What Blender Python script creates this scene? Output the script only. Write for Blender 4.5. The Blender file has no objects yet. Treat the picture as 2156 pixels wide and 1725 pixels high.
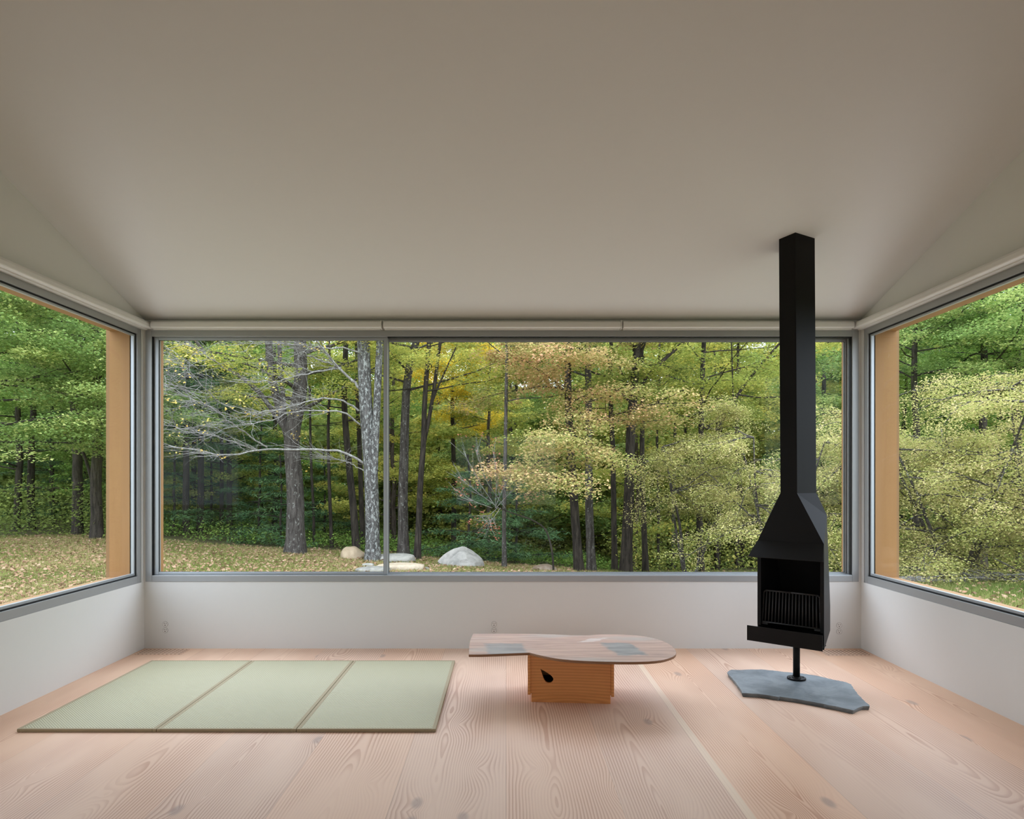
import bpy, bmesh, math, random
import numpy as np
from mathutils import Vector, Matrix
from mathutils.geometry import tessellate_polygon

scene = bpy.context.scene
COL = scene.collection

# ------------------------------------------------------------------ camera
FPX, W, H = 1480.0, 2156.0, 1725.0
CX, CY, CZ = 1065.0, 1010.0, 1.07          # vanishing point of the room and eye height
cam_data = bpy.data.cameras.new('camera')
cam = bpy.data.objects.new('camera', cam_data)
COL.objects.link(cam)
cam.location = (0, 0, CZ)
cam.rotation_euler = (math.radians(90), 0, 0)
cam_data.sensor_fit = 'HORIZONTAL'
cam_data.sensor_width = 36.0
cam_data.lens = 36.0 * FPX / W
cam_data.shift_x = (W / 2 - CX) / W
cam_data.shift_y = (CY - H / 2) / W
cam_data.clip_start = 0.05
cam_data.clip_end = 500
scene.camera = cam

# ------------------------------------------------------------------ sky, exposure
SKY = 5.25
world = bpy.data.worlds.new('overcast_sky')
scene.world = world
world.use_nodes = True
wn = world.node_tree
wn.nodes.clear()
w_out = wn.nodes.new('ShaderNodeOutputWorld')
w_bg = wn.nodes.new('ShaderNodeBackground')
w_tc = wn.nodes.new('ShaderNodeTexCoord')
w_sep = wn.nodes.new('ShaderNodeSeparateXYZ')
w_ramp = wn.nodes.new('ShaderNodeValToRGB')
wn.links.new(w_tc.outputs['Generated'], w_sep.inputs[0])
wn.links.new(w_sep.outputs['Z'], w_ramp.inputs[0])
wn.links.new(w_ramp.outputs[0], w_bg.inputs['Color'])
wn.links.new(w_bg.outputs[0], w_out.inputs[0])
e = w_ramp.color_ramp.elements
e[0].position = 0.0; e[0].color = (0.60, 0.66, 0.76, 1)
e[1].position = 0.8; e[1].color = (0.90, 0.98, 1.17, 1)
w_bg.inputs['Strength'].default_value = SKY

scene.view_settings.view_transform = 'Standard'
scene.view_settings.look = 'None'
scene.view_settings.gamma = 1.0
scene.view_settings.use_curve_mapping = False
scene.view_settings.exposure = 0.0

cy = scene.cycles
cy.max_bounces = 9
cy.diffuse_bounces = 6
cy.glossy_bounces = 3
cy.transmission_bounces = 4
cy.transparent_max_bounces = 12
cy.caustics_reflective = False
cy.caustics_refractive = False
cy.sample_clamp_indirect = 8.0
cy.adaptive_threshold = 0.015

# room numbers (metres)
YB = 4.45                   # inner face of the far wall
XL, XR = -2.29, 2.249       # inner faces of the side walls
YR = -3.6                   # rear wall behind the camera
RIDGE = -0.1
SL = 0.30                   # ceiling slope
ZE = 2.085                  # ceiling height at the far wall
ZO0, ZO1 = 0.423, 2.014     # window openings
YW0, YW1 = 2.70, 4.418       # side windows, along y


def ceil_z(y):
    return ZE + SL * (YB - y) if y > RIDGE else ZE + SL * (YB - RIDGE) - SL * (RIDGE - y)


# daylight sampling portals in the three window openings (they emit nothing)
def portal(name, loc, rot, sx, sy):
    l = bpy.data.lights.new(name, 'AREA')
    l.shape = 'RECTANGLE'; l.size = sx; l.size_y = sy
    l.cycles.is_portal = True
    o = bpy.data.objects.new(name, l)
    o.location = loc; o.rotation_euler = rot
    COL.objects.link(o)


zc, zh = (ZO0 + ZO1) / 2, ZO1 - ZO0
portal('window_portal_back', (-0.02, YB + 0.2, zc), (math.radians(-90), 0, 0), 4.6, zh)
portal('window_portal_rear', (0, YR - 0.15, 0.95), (math.radians(90), 0, 0), 1.9, 1.9)
portal('window_portal_left', (XL - 0.17, (YW0 + YW1) / 2, zc), (0, math.radians(-90), 0), zh, YW1 - YW0)
portal('window_portal_right', (XR + 0.17, (YW0 + YW1) / 2, zc), (0, math.radians(90), 0), zh, YW1 - YW0)


# ------------------------------------------------------------------ object helpers
def tag(o, label=None, cat=None, group=None, kind=None):
    if label: o['label'] = label
    if cat: o['category'] = cat
    if group: o['group'] = group
    if kind: o['kind'] = kind
    return o


def empty(name, loc=(0, 0, 0), rz=0.0):
    o = bpy.data.objects.new(name, None)
    o.location = loc
    o.rotation_euler = (0, 0, rz)
    o.empty_display_size = 0.1
    COL.objects.link(o)
    return o


def link_mesh(name, me, mat=None, parent=None, loc=None):
    o = bpy.data.objects.new(name, me)
    if mat: me.materials.append(mat)
    COL.objects.link(o)
    if parent: o.parent = parent
    if loc: o.location = loc
    return o


def np_mesh(name, verts, faces, smooth=True, tint=None):
    """verts (n,3); faces (m,k) all the same size."""
    me = bpy.data.meshes.new(name)
    v = np.asarray(verts, dtype=np.float32); f = np.asarray(faces, dtype=np.int32)
    me.vertices.add(len(v)); me.vertices.foreach_set('co', v.ravel())
    k = f.shape[1]
    me.loops.add(f.size); me.loops.foreach_set('vertex_index', f.ravel())
    me.polygons.add(len(f))
    me.polygons.foreach_set('loop_start', np.arange(0, f.size, k, dtype=np.int32))
    me.polygons.foreach_set('use_smooth', np.full(len(f), smooth, dtype=bool))
    if tint is not None:
        a = me.attributes.new('tint', 'FLOAT', 'POINT')
        a.data.foreach_set('value', np.asarray(tint, dtype=np.float32))
    me.update(calc_edges=True)
    return me


class MB:
    """collects boxes, prisms and tubes, then links them as ONE mesh object"""
    def __init__(self):
        self.bm = bmesh.new()

    def box(self, x0, x1, y0, y1, z0, z1, bev=0.0):
        r = bmesh.ops.create_cube(self.bm, size=1.0)
        m = Matrix.Translation(((x0 + x1) / 2, (y0 + y1) / 2, (z0 + z1) / 2)) @ Matrix.Diagonal((abs(x1 - x0), abs(y1 - y0), abs(z1 - z0), 1))
        bmesh.ops.transform(self.bm, matrix=m, verts=r['verts'])
        if bev > 0:
            es = list({ed for v in r['verts'] for ed in v.link_edges})
            bmesh.ops.bevel(self.bm, geom=es, offset=bev, segments=2, affect='EDGES', profile=0.6)
        return self

    def poly(self, pts):
        vs = [self.bm.verts.new(p) for p in pts]
        self.bm.faces.new(vs)
        return self

    def prism(self, pts2, a0, a1, plane='xy'):
        """extrude a 2-D outline; plane 'xy' -> z from a0 to a1, 'yz' -> x, 'xz' -> y"""
        def mk(p, a):
            return (p[0], p[1], a) if plane == 'xy' else ((a, p[0], p[1]) if plane == 'yz' else (p[0], a, p[1]))
        lo = [self.bm.verts.new(mk(p, a0)) for p in pts2]
        hi = [self.bm.verts.new(mk(p, a1)) for p in pts2]
        n = len(pts2)
        self.bm.faces.new(lo); self.bm.faces.new(hi)
        for i in range(n):
            self.bm.faces.new((lo[i], lo[(i + 1) % n], hi[(i + 1) % n], hi[i]))
        return self

    def cyl(self, c0, c1, r0, r1=None, n=24):
        r1 = r0 if r1 is None else r1
        c0, c1 = Vector(c0), Vector(c1)
        t = (c1 - c0).normalized()
        a = t.orthogonal().normalized(); b = t.cross(a)
        A = [self.bm.verts.new(c0 + r0 * (math.cos(q) * a + math.sin(q) * b)) for q in [2 * math.pi * i / n for i in range(n)]]
        B = [self.bm.verts.new(c1 + r1 * (math.cos(q) * a + math.sin(q) * b)) for q in [2 * math.pi * i / n for i in range(n)]]
        self.bm.faces.new(A); self.bm.faces.new(B)
        for i in range(n):
            f = self.bm.faces.new((A[i], A[(i + 1) % n], B[(i + 1) % n], B[i])); f.smooth = True
        return self

    def build(self, name, mat, parent=None, bevel=0.0, solid=0.0, loc=None):
        bmesh.ops.recalc_face_normals(self.bm, faces=self.bm.faces)
        me = bpy.data.meshes.new(name)
        self.bm.to_mesh(me); self.bm.free()
        o = link_mesh(name, me, mat, parent, loc)
        if solid:
            s = o.modifiers.new('thickness', 'SOLIDIFY'); s.thickness = solid; s.offset = -1
        if bevel:
            b = o.modifiers.new('bevel', 'BEVEL'); b.width = bevel; b.segments = 2; b.limit_method = 'ANGLE'; b.angle_limit = math.radians(40)
        return o


# ------------------------------------------------------------------ material helpers
def new_mat(name):
    m = bpy.data.materials.new(name)
    m.use_nodes = True
    nt = m.node_tree
    nt.nodes.clear()
    out = nt.nodes.new('ShaderNodeOutputMaterial')
    return m, nt, out


def N(nt, kind, **kw):
    n = nt.nodes.new(kind)
    for k, v in kw.items():
        setattr(n, k, v)
    return n


def MATH(nt, op, a, b=None, c=None, clamp=False):
    n = nt.nodes.new('ShaderNodeMath'); n.operation = op; n.use_clamp = clamp
    for i, v in enumerate((a, b, c)):
        if v is None: continue
        if isinstance(v, (int, float)): n.inputs[i].default_value = v
        else: nt.links.new(v, n.inputs[i])
    return n.outputs[0]


def SMOOTH(nt, v, lo, hi):
    n = nt.nodes.new('ShaderNodeMapRange'); n.interpolation_type = 'SMOOTHSTEP'
    nt.links.new(v, n.inputs[0])
    n.inputs[1].default_value = lo; n.inputs[2].default_value = hi
    return n.outputs[0]


def MIX(nt, f, a, b, mode='MIX'):
    n = nt.nodes.new('ShaderNodeMix'); n.data_type = 'RGBA'; n.blend_type = mode
    for sock, v in ((n.inputs[0], f), (n.inputs[6], a), (n.inputs[7], b)):
        if isinstance(v, (int, float)): sock.default_value = v
        elif isinstance(v, tuple): sock.default_value = v if len(v) == 4 else (*v, 1)
        else: nt.links.new(v, sock)
    return n.outputs[2]


def NOISE(nt, vec, scale, detail=3.0, rough=0.5, dist=0.0):
    n = nt.nodes.new('ShaderNodeTexNoise')
    if vec is not None: nt.links.new(vec, n.inputs['Vector'])
    n.inputs['Scale'].default_value = scale; n.inputs['Detail'].default_value = detail
    n.inputs['Roughness'].default_value = rough; n.inputs['Distortion'].default_value = dist
    return n.outputs['Fac']


def COORD(nt, which='Object'):
    return nt.nodes.new('ShaderNodeTexCoord').outputs[which]


def XYZ(nt, v):
    s = nt.nodes.new('ShaderNodeSeparateXYZ'); nt.links.new(v, s.inputs[0])
    return s.outputs[0], s.outputs[1], s.outputs[2]


def COMB(nt, x, y, z):
    n = nt.nodes.new('ShaderNodeCombineXYZ')
    for i, v in enumerate((x, y, z)):
        if isinstance(v, (int, float)): n.inputs[i].default_value = v
        else: nt.links.new(v, n.inputs[i])
    return n.outputs[0]


def SCALE(nt, v, s):
    n = nt.nodes.new('ShaderNodeMapping'); n.inputs['Scale'].default_value = s
    nt.links.new(v, n.inputs[0])
    return n.outputs[0]


def BSDF(nt, out, color, rough=0.5, spec=0.5, metal=0.0, bump=None, bstr=0.2, bdist=0.01):
    p = nt.nodes.new('ShaderNodeBsdfPrincipled')
    if isinstance(color, tuple): p.inputs['Base Color'].default_value = color if len(color) == 4 else (*color, 1)
    else: nt.links.new(color, p.inputs['Base Color'])
    if isinstance(rough, (int, float)): p.inputs['Roughness'].default_value = rough
    else: nt.links.new(rough, p.inputs['Roughness'])
    p.inputs['Specular IOR Level'].default_value = spec
    p.inputs['Metallic'].default_value = metal
    if bump is not None:
        b = nt.nodes.new('ShaderNodeBump'); b.inputs['Strength'].default_value = bstr; b.inputs['Distance'].default_value = bdist
        nt.links.new(bump, b.inputs['Height']); nt.links.new(b.outputs[0], p.inputs['Normal'])
    nt.links.new(p.outputs[0], out.inputs[0])
    return p


def plain(name, col, rough=0.5, spec=0.5, metal=0.0, var=0.06, nscale=12.0, bstr=0.0):
    m, nt, out = new_mat(name)
    co = COORD(nt)
    n = NOISE(nt, co, nscale, 4)
    c = MIX(nt, n, tuple(x * (1 - var) for x in col), tuple(min(1, x * (1 + var)) for x in col))
    BSDF(nt, out, c, rough, spec, metal, n if bstr else None, bstr, 0.003)
    return m


def floor_mat():
    m, nt, out = new_mat('douglas_fir_planks')
    co = COORD(nt)
    x, y, z = XYZ(nt, co)
    PW = 0.38
    t = MATH(nt, 'DIVIDE', MATH(nt, 'ADD', x, 38.0), PW)
    idx = MATH(nt, 'FLOOR', t)
    lx = MATH(nt, 'MULTIPLY', MATH(nt, 'SUBTRACT', MATH(nt, 'FRACT', t), 0.5), PW)
    wn_ = nt.nodes.new('ShaderNodeTexWhiteNoise'); wn_.noise_dimensions = '1D'
    nt.links.new(idx, wn_.inputs['W'])
    rnd = wn_.outputs['Value']
    xc = MATH(nt, 'MULTIPLY', MATH(nt, 'SUBTRACT', rnd, 0.5), 0.14)
    hv = COMB(nt, MATH(nt, 'MULTIPLY', idx, 7.31), MATH(nt, 'MULTIPLY', y, 0.30), 0.0)
    h = MATH(nt, 'MULTIPLY', MATH(nt, 'SUBTRACT', NOISE(nt, hv, 1.0, 2.5, 0.55), 0.40), 0.34)
    wob = COMB(nt, MATH(nt, 'ADD', MATH(nt, 'MULTIPLY', lx, 9.0), MATH(nt, 'MULTIPLY', idx, 3.7)), MATH(nt, 'MULTIPLY', y, 1.7), 0.0)
    wn2 = MATH(nt, 'SUBTRACT', NOISE(nt, wob, 1.0, 3), 0.5)
    # knots
    kv = COMB(nt, MATH(nt, 'ADD', MATH(nt, 'MULTIPLY', lx, 3.2), MATH(nt, 'MULTIPLY', idx, 11.0)), MATH(nt, 'MULTIPLY', y, 1.5), 0.0)
    vor = nt.nodes.new('ShaderNodeTexVoronoi'); vor.voronoi_dimensions = '2D'; vor.feature = 'F1'
    vor.inputs['Scale'].default_value = 0.9; vor.inputs['Randomness'].default_value = 1.0
    nt.links.new(kv, vor.inputs['Vector'])
    kd = vor.outputs['Distance']
    kbump = MATH(nt, 'POWER', MATH(nt, 'SUBTRACT', 1.0, MATH(nt, 'MULTIPLY', kd, 3.2), clamp=True), 2.0)
    dx = MATH(nt, 'SUBTRACT', lx, xc)
    r = MATH(nt, 'SQRT', MATH(nt, 'ADD', MATH(nt, 'MULTIPLY', dx, dx), MATH(nt, 'MULTIPLY', h, h)))
    r = MATH(nt, 'ADD', r, MATH(nt, 'MULTIPLY', wn2, 0.014))
    r = MATH(nt, 'ADD', r, MATH(nt, 'MULTIPLY', kbump, 0.05))
    ring = MATH(nt, 'FRACT', MATH(nt, 'MULTIPLY', MATH(nt, 'POWER', r, 0.88), 80.0))
    late = MATH(nt, 'MULTIPLY', SMOOTH(nt, ring, 0.25, 0.85), SMOOTH(nt, MATH(nt, 'SUBTRACT', 1.0, ring), 0.0, 0.10))
    fib = NOISE(nt, COMB(nt, MATH(nt, 'MULTIPLY', x, 260.0), MATH(nt, 'MULTIPLY', y, 5.0), 0.0), 1.0, 2)
    big = NOISE(nt, COMB(nt, MATH(nt, 'ADD', MATH(nt, 'MULTIPLY', lx, 4.0), MATH(nt, 'MULTIPLY', idx, 5.0)), MATH(nt, 'MULTIPLY', y, 1.1), 0.0), 1.0, 3)
    early = MIX(nt, big, (0.81, 0.55, 0.385), (0.76, 0.52, 0.375))
    lat = MIX(nt, big, (0.61, 0.335, 0.21), (0.57, 0.33, 0.22))
    amt = MATH(nt, 'MULTIPLY', late, MATH(nt, 'ADD', 0.12, MATH(nt, 'MULTIPLY', SMOOTH(nt, big, 0.34, 0.62), 0.95)), clamp=True)
    col = MIX(nt, amt, early, lat)
    col = MIX(nt, MATH(nt, 'MULTIPLY', fib, 0.12), col, (0.48, 0.33, 0.26))
    # plank to plank tone
    tone = nt.nodes.new('ShaderNodeHueSaturation'); nt.links.new(col, tone.inputs['Color'])
    nt.links.new(MATH(nt, 'ADD', 0.94, MATH(nt, 'MULTIPLY', rnd, 0.11)), tone.inputs['Value'])
    nt.links.new(MATH(nt, 'ADD', 0.9, MATH(nt, 'MULTIPLY', rnd, 0.2)), tone.inputs['Saturation'])
    col = tone.outputs[0]
    # pale sapwood edge
    s1 = MATH(nt, 'LESS_THAN', MATH(nt, 'ABSOLUTE', MATH(nt, 'SUBTRACT', x, 0.776)), 0.015)
    col = MIX(nt, MATH(nt, 'MULTIPLY', s1, 0.65), col, (0.80, 0.66, 0.50))
    # knots
    core = MATH(nt, 'SUBTRACT', 1.0, SMOOTH(nt, kd, 0.025, 0.075))
    sel = MATH(nt, 'GREATER_THAN', MATH(nt, 'FRACT', MATH(nt, 'MULTIPLY', XYZ(nt, vor.outputs['Color'])[0], 7.0)), 0.45)
    col = MIX(nt, MATH(nt, 'MULTIPLY', MATH(nt, 'MULTIPLY', core, sel), 0.6), col, (0.34, 0.24, 0.20))
    # joints
    jd = MATH(nt, 'SUBTRACT', PW / 2, MATH(nt, 'ABSOLUTE', lx))
    joint = MATH(nt, 'SUBTRACT', 1.0, SMOOTH(nt, jd, 0.0004, 0.0016))
    col = MIX(nt, MATH(nt, 'MULTIPLY', joint, 0.35), col, (0.30, 0.20, 0.15))
    BSDF(nt, out, col, 0.42, 0.22, 0.0, MATH(nt, 'SUBTRACT', MATH(nt, 'MULTIPLY', amt, 0.3), joint), 0.06, 0.002)
    return m


def wood_mat(name, ca, cb, scale=(1, 14, 14), rings=26.0, rough=0.5, spec=0.4, axis=None):
    """straight, slightly wavy grain; 'scale' is small along the grain"""
    m, nt, out = new_mat(name)
    v = SCALE(nt, COORD(nt), scale)
    w1 = nt.nodes.new('ShaderNodeTexWave'); w1.wave_type = 'RINGS'; w1.rings_direction = axis or 'X'
    w1.inputs['Scale'].default_value = rings / 10; w1.inputs['Distortion'].default_value = 3.2
    w1.inputs['Detail'].default_value = 3; w1.inputs['Detail Scale'].default_value = 0.7
    nt.links.new(v, w1.inputs['Vector'])
    n = NOISE(nt, v, 5.0, 5, 0.6)
    b = NOISE(nt, COORD(nt), 2.0, 2)
    c = MIX(nt, MATH(nt, 'MULTIPLY', MATH(nt, 'ADD', w1.outputs['Fac'], n), 0.5), ca, cb)
    c = MIX(nt, MATH(nt, 'MULTIPLY', b, 0.35), c, tuple(x * 0.72 for x in cb))
    BSDF(nt, out, c, rough, spec, 0, n, 0.06, 0.002)
    return m


def tatami_mat():
    m, nt, out = new_mat('woven_rush')
    co = COORD(nt)
    x, y, z = XYZ(nt, co)
    P = 0.0125
    def wave(c, ph=0.0):
        return MATH(nt, 'SINE', MATH(nt, 'ADD', MATH(nt, 'MULTIPLY', c, 2 * math.pi / P), ph))
    wv = MATH(nt, 'MULTIPLY', wave(x), wave(y))
    ridge = MATH(nt, 'ADD', 0.5, MATH(nt, 'MULTIPLY', wv, 0.5))
    fine = NOISE(nt, COMB(nt, MATH(nt, 'MULTIPLY', x, 60), MATH(nt, 'MULTIPLY', y, 500), 0.0), 1.0, 2)
    hole = SMOOTH(nt, wv, -0.1, 0.5)
    big = NOISE(nt, co, 3.0, 3)
    base = MIX(nt, big, (0.58, 0.53, 0.345), (0.535, 0.51, 0.345))
    base = MIX(nt, MATH(nt, 'MULTIPLY', fine, 0.35), base, (0.45, 0.44, 0.27))
    col = MIX(nt, MATH(nt, 'MULTIPLY', hole, 0.9), base, (0.20, 0.195, 0.12))
    BSDF(nt, out, col, 0.55, 0.35, 0, MATH(nt, 'SUBTRACT', 1.0, ridge), 0.5, 0.004)
    return m


def slab_top_mat():
    """worn pink-grey board with two blue-grey patches (local x along, y across)"""
    m, nt, out = new_mat('worn_live_edge_board')
    co = COORD(nt)
    x, y, z = XYZ(nt, co)
    g = NOISE(nt, SCALE(nt, co, (3.5, 42, 10)), 1.0, 6, 0.62, 0.5)
    b = NOISE(nt, SCALE(nt, co, (2.2, 6, 6)), 1.0, 3)
    c = MIX(nt, SMOOTH(nt, g, 0.3, 0.7), (0.54, 0.345, 0.26), (0.33, 0.205, 0.155))
    c = MIX(nt, SMOOTH(nt, b, 0.45, 0.75), c, (0.40, 0.33, 0.28))
    wob = MATH(nt, 'MULTIPLY', MATH(nt, 'SUBTRACT', NOISE(nt, co, 18.0, 4), 0.5), 0.07)
    def patch(cx, cy_, hx, hy, skew, soft):
        px = MATH(nt, 'ADD', MATH(nt, 'SUBTRACT', x, cx), MATH(nt, 'MULTIPLY', MATH(nt, 'SUBTRACT', y, cy_), skew))
        dx = MATH(nt, 'SUBTRACT', MATH(nt, 'ABSOLUTE', px), hx)
        dy = MATH(nt, 'SUBTRACT', MATH(nt, 'ABSOLUTE', MATH(nt, 'SUBTRACT', y, cy_)), hy)
        dm = MATH(nt, 'ADD', MATH(nt, 'MAXIMUM', dx, dy), wob)
        return MATH(nt, 'SUBTRACT', 1.0, SMOOTH(nt, dm, -soft, soft))
    p1 = patch(-0.325, -0.06, 0.095, 0.15, 0.10, 0.016)
    p2 = patch(0.245, -0.02, 0.070, 0.125, 0.16, 0.014)
    p3 = patch(0.115, 0.165, 0.04, 0.045, -0.8, 0.01)
    dk = SMOOTH(nt, NOISE(nt, SCALE(nt, co, (7, 26, 10)), 1.0, 4), 0.35, 0.7)
    blue = MIX(nt, dk, (0.26, 0.26, 0.245), (0.155, 0.165, 0.16))
    c = MIX(nt, MATH(nt, 'MULTIPLY', p1, 0.75), c, blue)
    c = MIX(nt, MATH(nt, 'MULTIPLY', p2, 0.88), c, blue)
    c = MIX(nt, MATH(nt, 'MULTIPLY', p3, 0.5), c, (0.72, 0.64, 0.58))
    BSDF(nt, out, c, 0.42, 0.22, 0, g, 0.05, 0.002)
    return m


def slate_mat():
    m, nt, out = new_mat('blue_grey_slate')
    co = COORD(nt)
    n = NOISE(nt, co, 7.0, 8, 0.62, 0.4)
    f = NOISE(nt, co, 60.0, 4)
    c = MIX(nt, SMOOTH(nt, n, 0.3, 0.7), (0.105, 0.125, 0.135), (0.235, 0.265, 0.275))
    c = MIX(nt, MATH(nt, 'MULTIPLY', f, 0.3), c, (0.12, 0.14, 0.15))
    BSDF(nt, out, c, 0.55, 0.4, 0, MATH(nt, 'ADD', n, MATH(nt, 'MULTIPLY', f, 0.25)), 0.5, 0.012)
    return m


def glass_mat():
    m, nt, out = new_mat('window_glass')
    t = N(nt, 'ShaderNodeBsdfTransparent'); t.inputs[0].default_value = (0.965, 0.98, 0.97, 1)
    g = N(nt, 'ShaderNodeBsdfGlossy'); g.inputs['Roughness'].default_value = 0.0
    g.inputs['Color'].default_value = (0.9, 0.95, 0.95, 1)
    lw = N(nt, 'ShaderNodeLayerWeight')      # Schlick reflectance, the same from both sides of the pane
    fr = MATH(nt, 'ADD', 0.004, MATH(nt, 'MULTIPLY', MATH(nt, 'POWER', lw.outputs['Facing'], 5.0), 0.5))
    mx = N(nt, 'ShaderNodeMixShader')
    nt.links.new(fr, mx.inputs[0])
    nt.links.new(t.outputs[0], mx.inputs[1]); nt.links.new(g.outputs[0], mx.inputs[2])
    nt.links.new(mx.outputs[0], out.inputs[0])
    return m


OUT = 1.12     # all outdoor albedos share this factor (woods under a very bright sky)


LEAF_K = 1.36  # leaves alone


def leaf_mat(name, stops, trans=0.35, k=None):
    m, nt, out = new_mat(name)
    at = N(nt, 'ShaderNodeAttribute'); at.attribute_name = 'tint'
    rp = N(nt, 'ShaderNodeValToRGB')
    el = rp.color_ramp.elements
    while len(el) < len(stops): el.new(0.5)
    for i, (p, c) in enumerate(stops):
        el[i].position = p; el[i].color = (*[min(0.9, q * (k or LEAF_K)) for q in c], 1)
    nt.links.new(at.outputs['Fac'], rp.inputs[0])
    d = N(nt, 'ShaderNodeBsdfDiffuse'); t = N(nt, 'ShaderNodeBsdfTranslucent'); mx = N(nt, 'ShaderNodeMixShader')
    mx.inputs[0].default_value = trans
    nt.links.new(rp.outputs[0], d.inputs[0]); nt.links.new(rp.outputs[0], t.inputs[0])
    nt.links.new(d.outputs[0], mx.inputs[1]); nt.links.new(t.outputs[0], mx.inputs[2])
    nt.links.new(mx.outputs[0], out.inputs[0])
    return m


def bark_mat(name, ca, cb, lichen=0.0, lc=(0.5, 0.52, 0.48), dim=0.44):
    ca, cb = tuple(q * dim for q in ca), tuple(q * dim for q in cb)
    m, nt, out = new_mat(name)
    co = COORD(nt)
    v = SCALE(nt, co, (22, 22, 3.2))
    n = NOISE(nt, v, 1.0, 5, 0.65, 0.6)
    k = OUT
    c = MIX(nt, SMOOTH(nt, n, 0.35, 0.68), tuple(q * k for q in ca), tuple(q * k for q in cb))
    if lichen > 0:
        l = SMOOTH(nt, NOISE(nt, SCALE(nt, co, (24, 24, 13)), 1.0, 6, 0.78), 0.62 - lichen * 0.25, 0.66 - lichen * 0.22)
        c = MIX(nt, MATH(nt, 'MULTIPLY', l, 0.85), c, tuple(q * k for q in lc))
    BSDF(nt, out, c, 0.9, 0.1, 0, n, 0.9, 0.03)
    return m


def stone_mat(name, ca, cb, scale=4.0):
    ca, cb = (ca[0] * .70, ca[1] * .66, ca[2] * .58), (cb[0] * .76, cb[1] * .72, cb[2] * .64)
    m, nt, out = new_mat(name)
    co = COORD(nt)
    n = NOISE(nt, co, scale, 8, 0.6, 0.5)
    f = NOISE(nt, co, scale * 9, 4)
    c = MIX(nt, SMOOTH(nt, n, 0.32, 0.68), tuple(q * OUT for q in ca), tuple(q * OUT for q in cb))
    c = MIX(nt, MATH(nt, 'MULTIPLY', f, 0.3), c, tuple(q * OUT * 0.6 for q in ca))
    BSDF(nt, out, c, 0.9, 0.1, 0, MATH(nt, 'ADD', n, MATH(nt, 'MULTIPLY', f, 0.3)), 0.6, 0.03)
    return m


def ground_mat():
    m, nt, out = new_mat('leaf_strewn_lawn')
    co = COORD(nt)
    x, y, z = XYZ(nt, co)
    a = NOISE(nt, co, 0.8, 5, 0.6)
    b = NOISE(nt, co, 14.0, 5, 0.7)
    c = MIX(nt, SMOOTH(nt, b, 0.3, 0.7), (0.26 * 0.92, 0.235 * 0.92, 0.11 * 0.92), (0.17 * 0.92, 0.21 * 0.92, 0.065 * 0.92))
    c = MIX(nt, MATH(nt, 'MULTIPLY', SMOOTH(nt, a, 0.42, 0.66), 0.6), c, (0.29 * 0.92, 0.215 * 0.92, 0.13 * 0.92))
    # greener towards the right-hand side of the house
    gr = SMOOTH(nt, x, 1.0, 5.0)
    c = MIX(nt, MATH(nt, 'MULTIPLY', gr, 0.6), c, (0.135 * 0.92, 0.175 * 0.92, 0.06 * 0.92))
    # the forest floor beyond the lawn
    ff = SMOOTH(nt, MATH(nt, 'ADD', y, MATH(nt, 'MULTIPLY', MATH(nt, 'SUBTRACT', a, 0.5), 2.0)), 15.8, 16.8)
    fl = MIX(nt, b, (0.075 * 0.92, 0.085 * 0.92, 0.035 * 0.92), (0.12 * 0.92, 0.09 * 0.92, 0.05 * 0.92))
    c = MIX(nt, ff, c, fl)
    BSDF(nt, out, c, 0.95, 0.1, 0, b, 0.6, 0.04)
    return m


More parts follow.
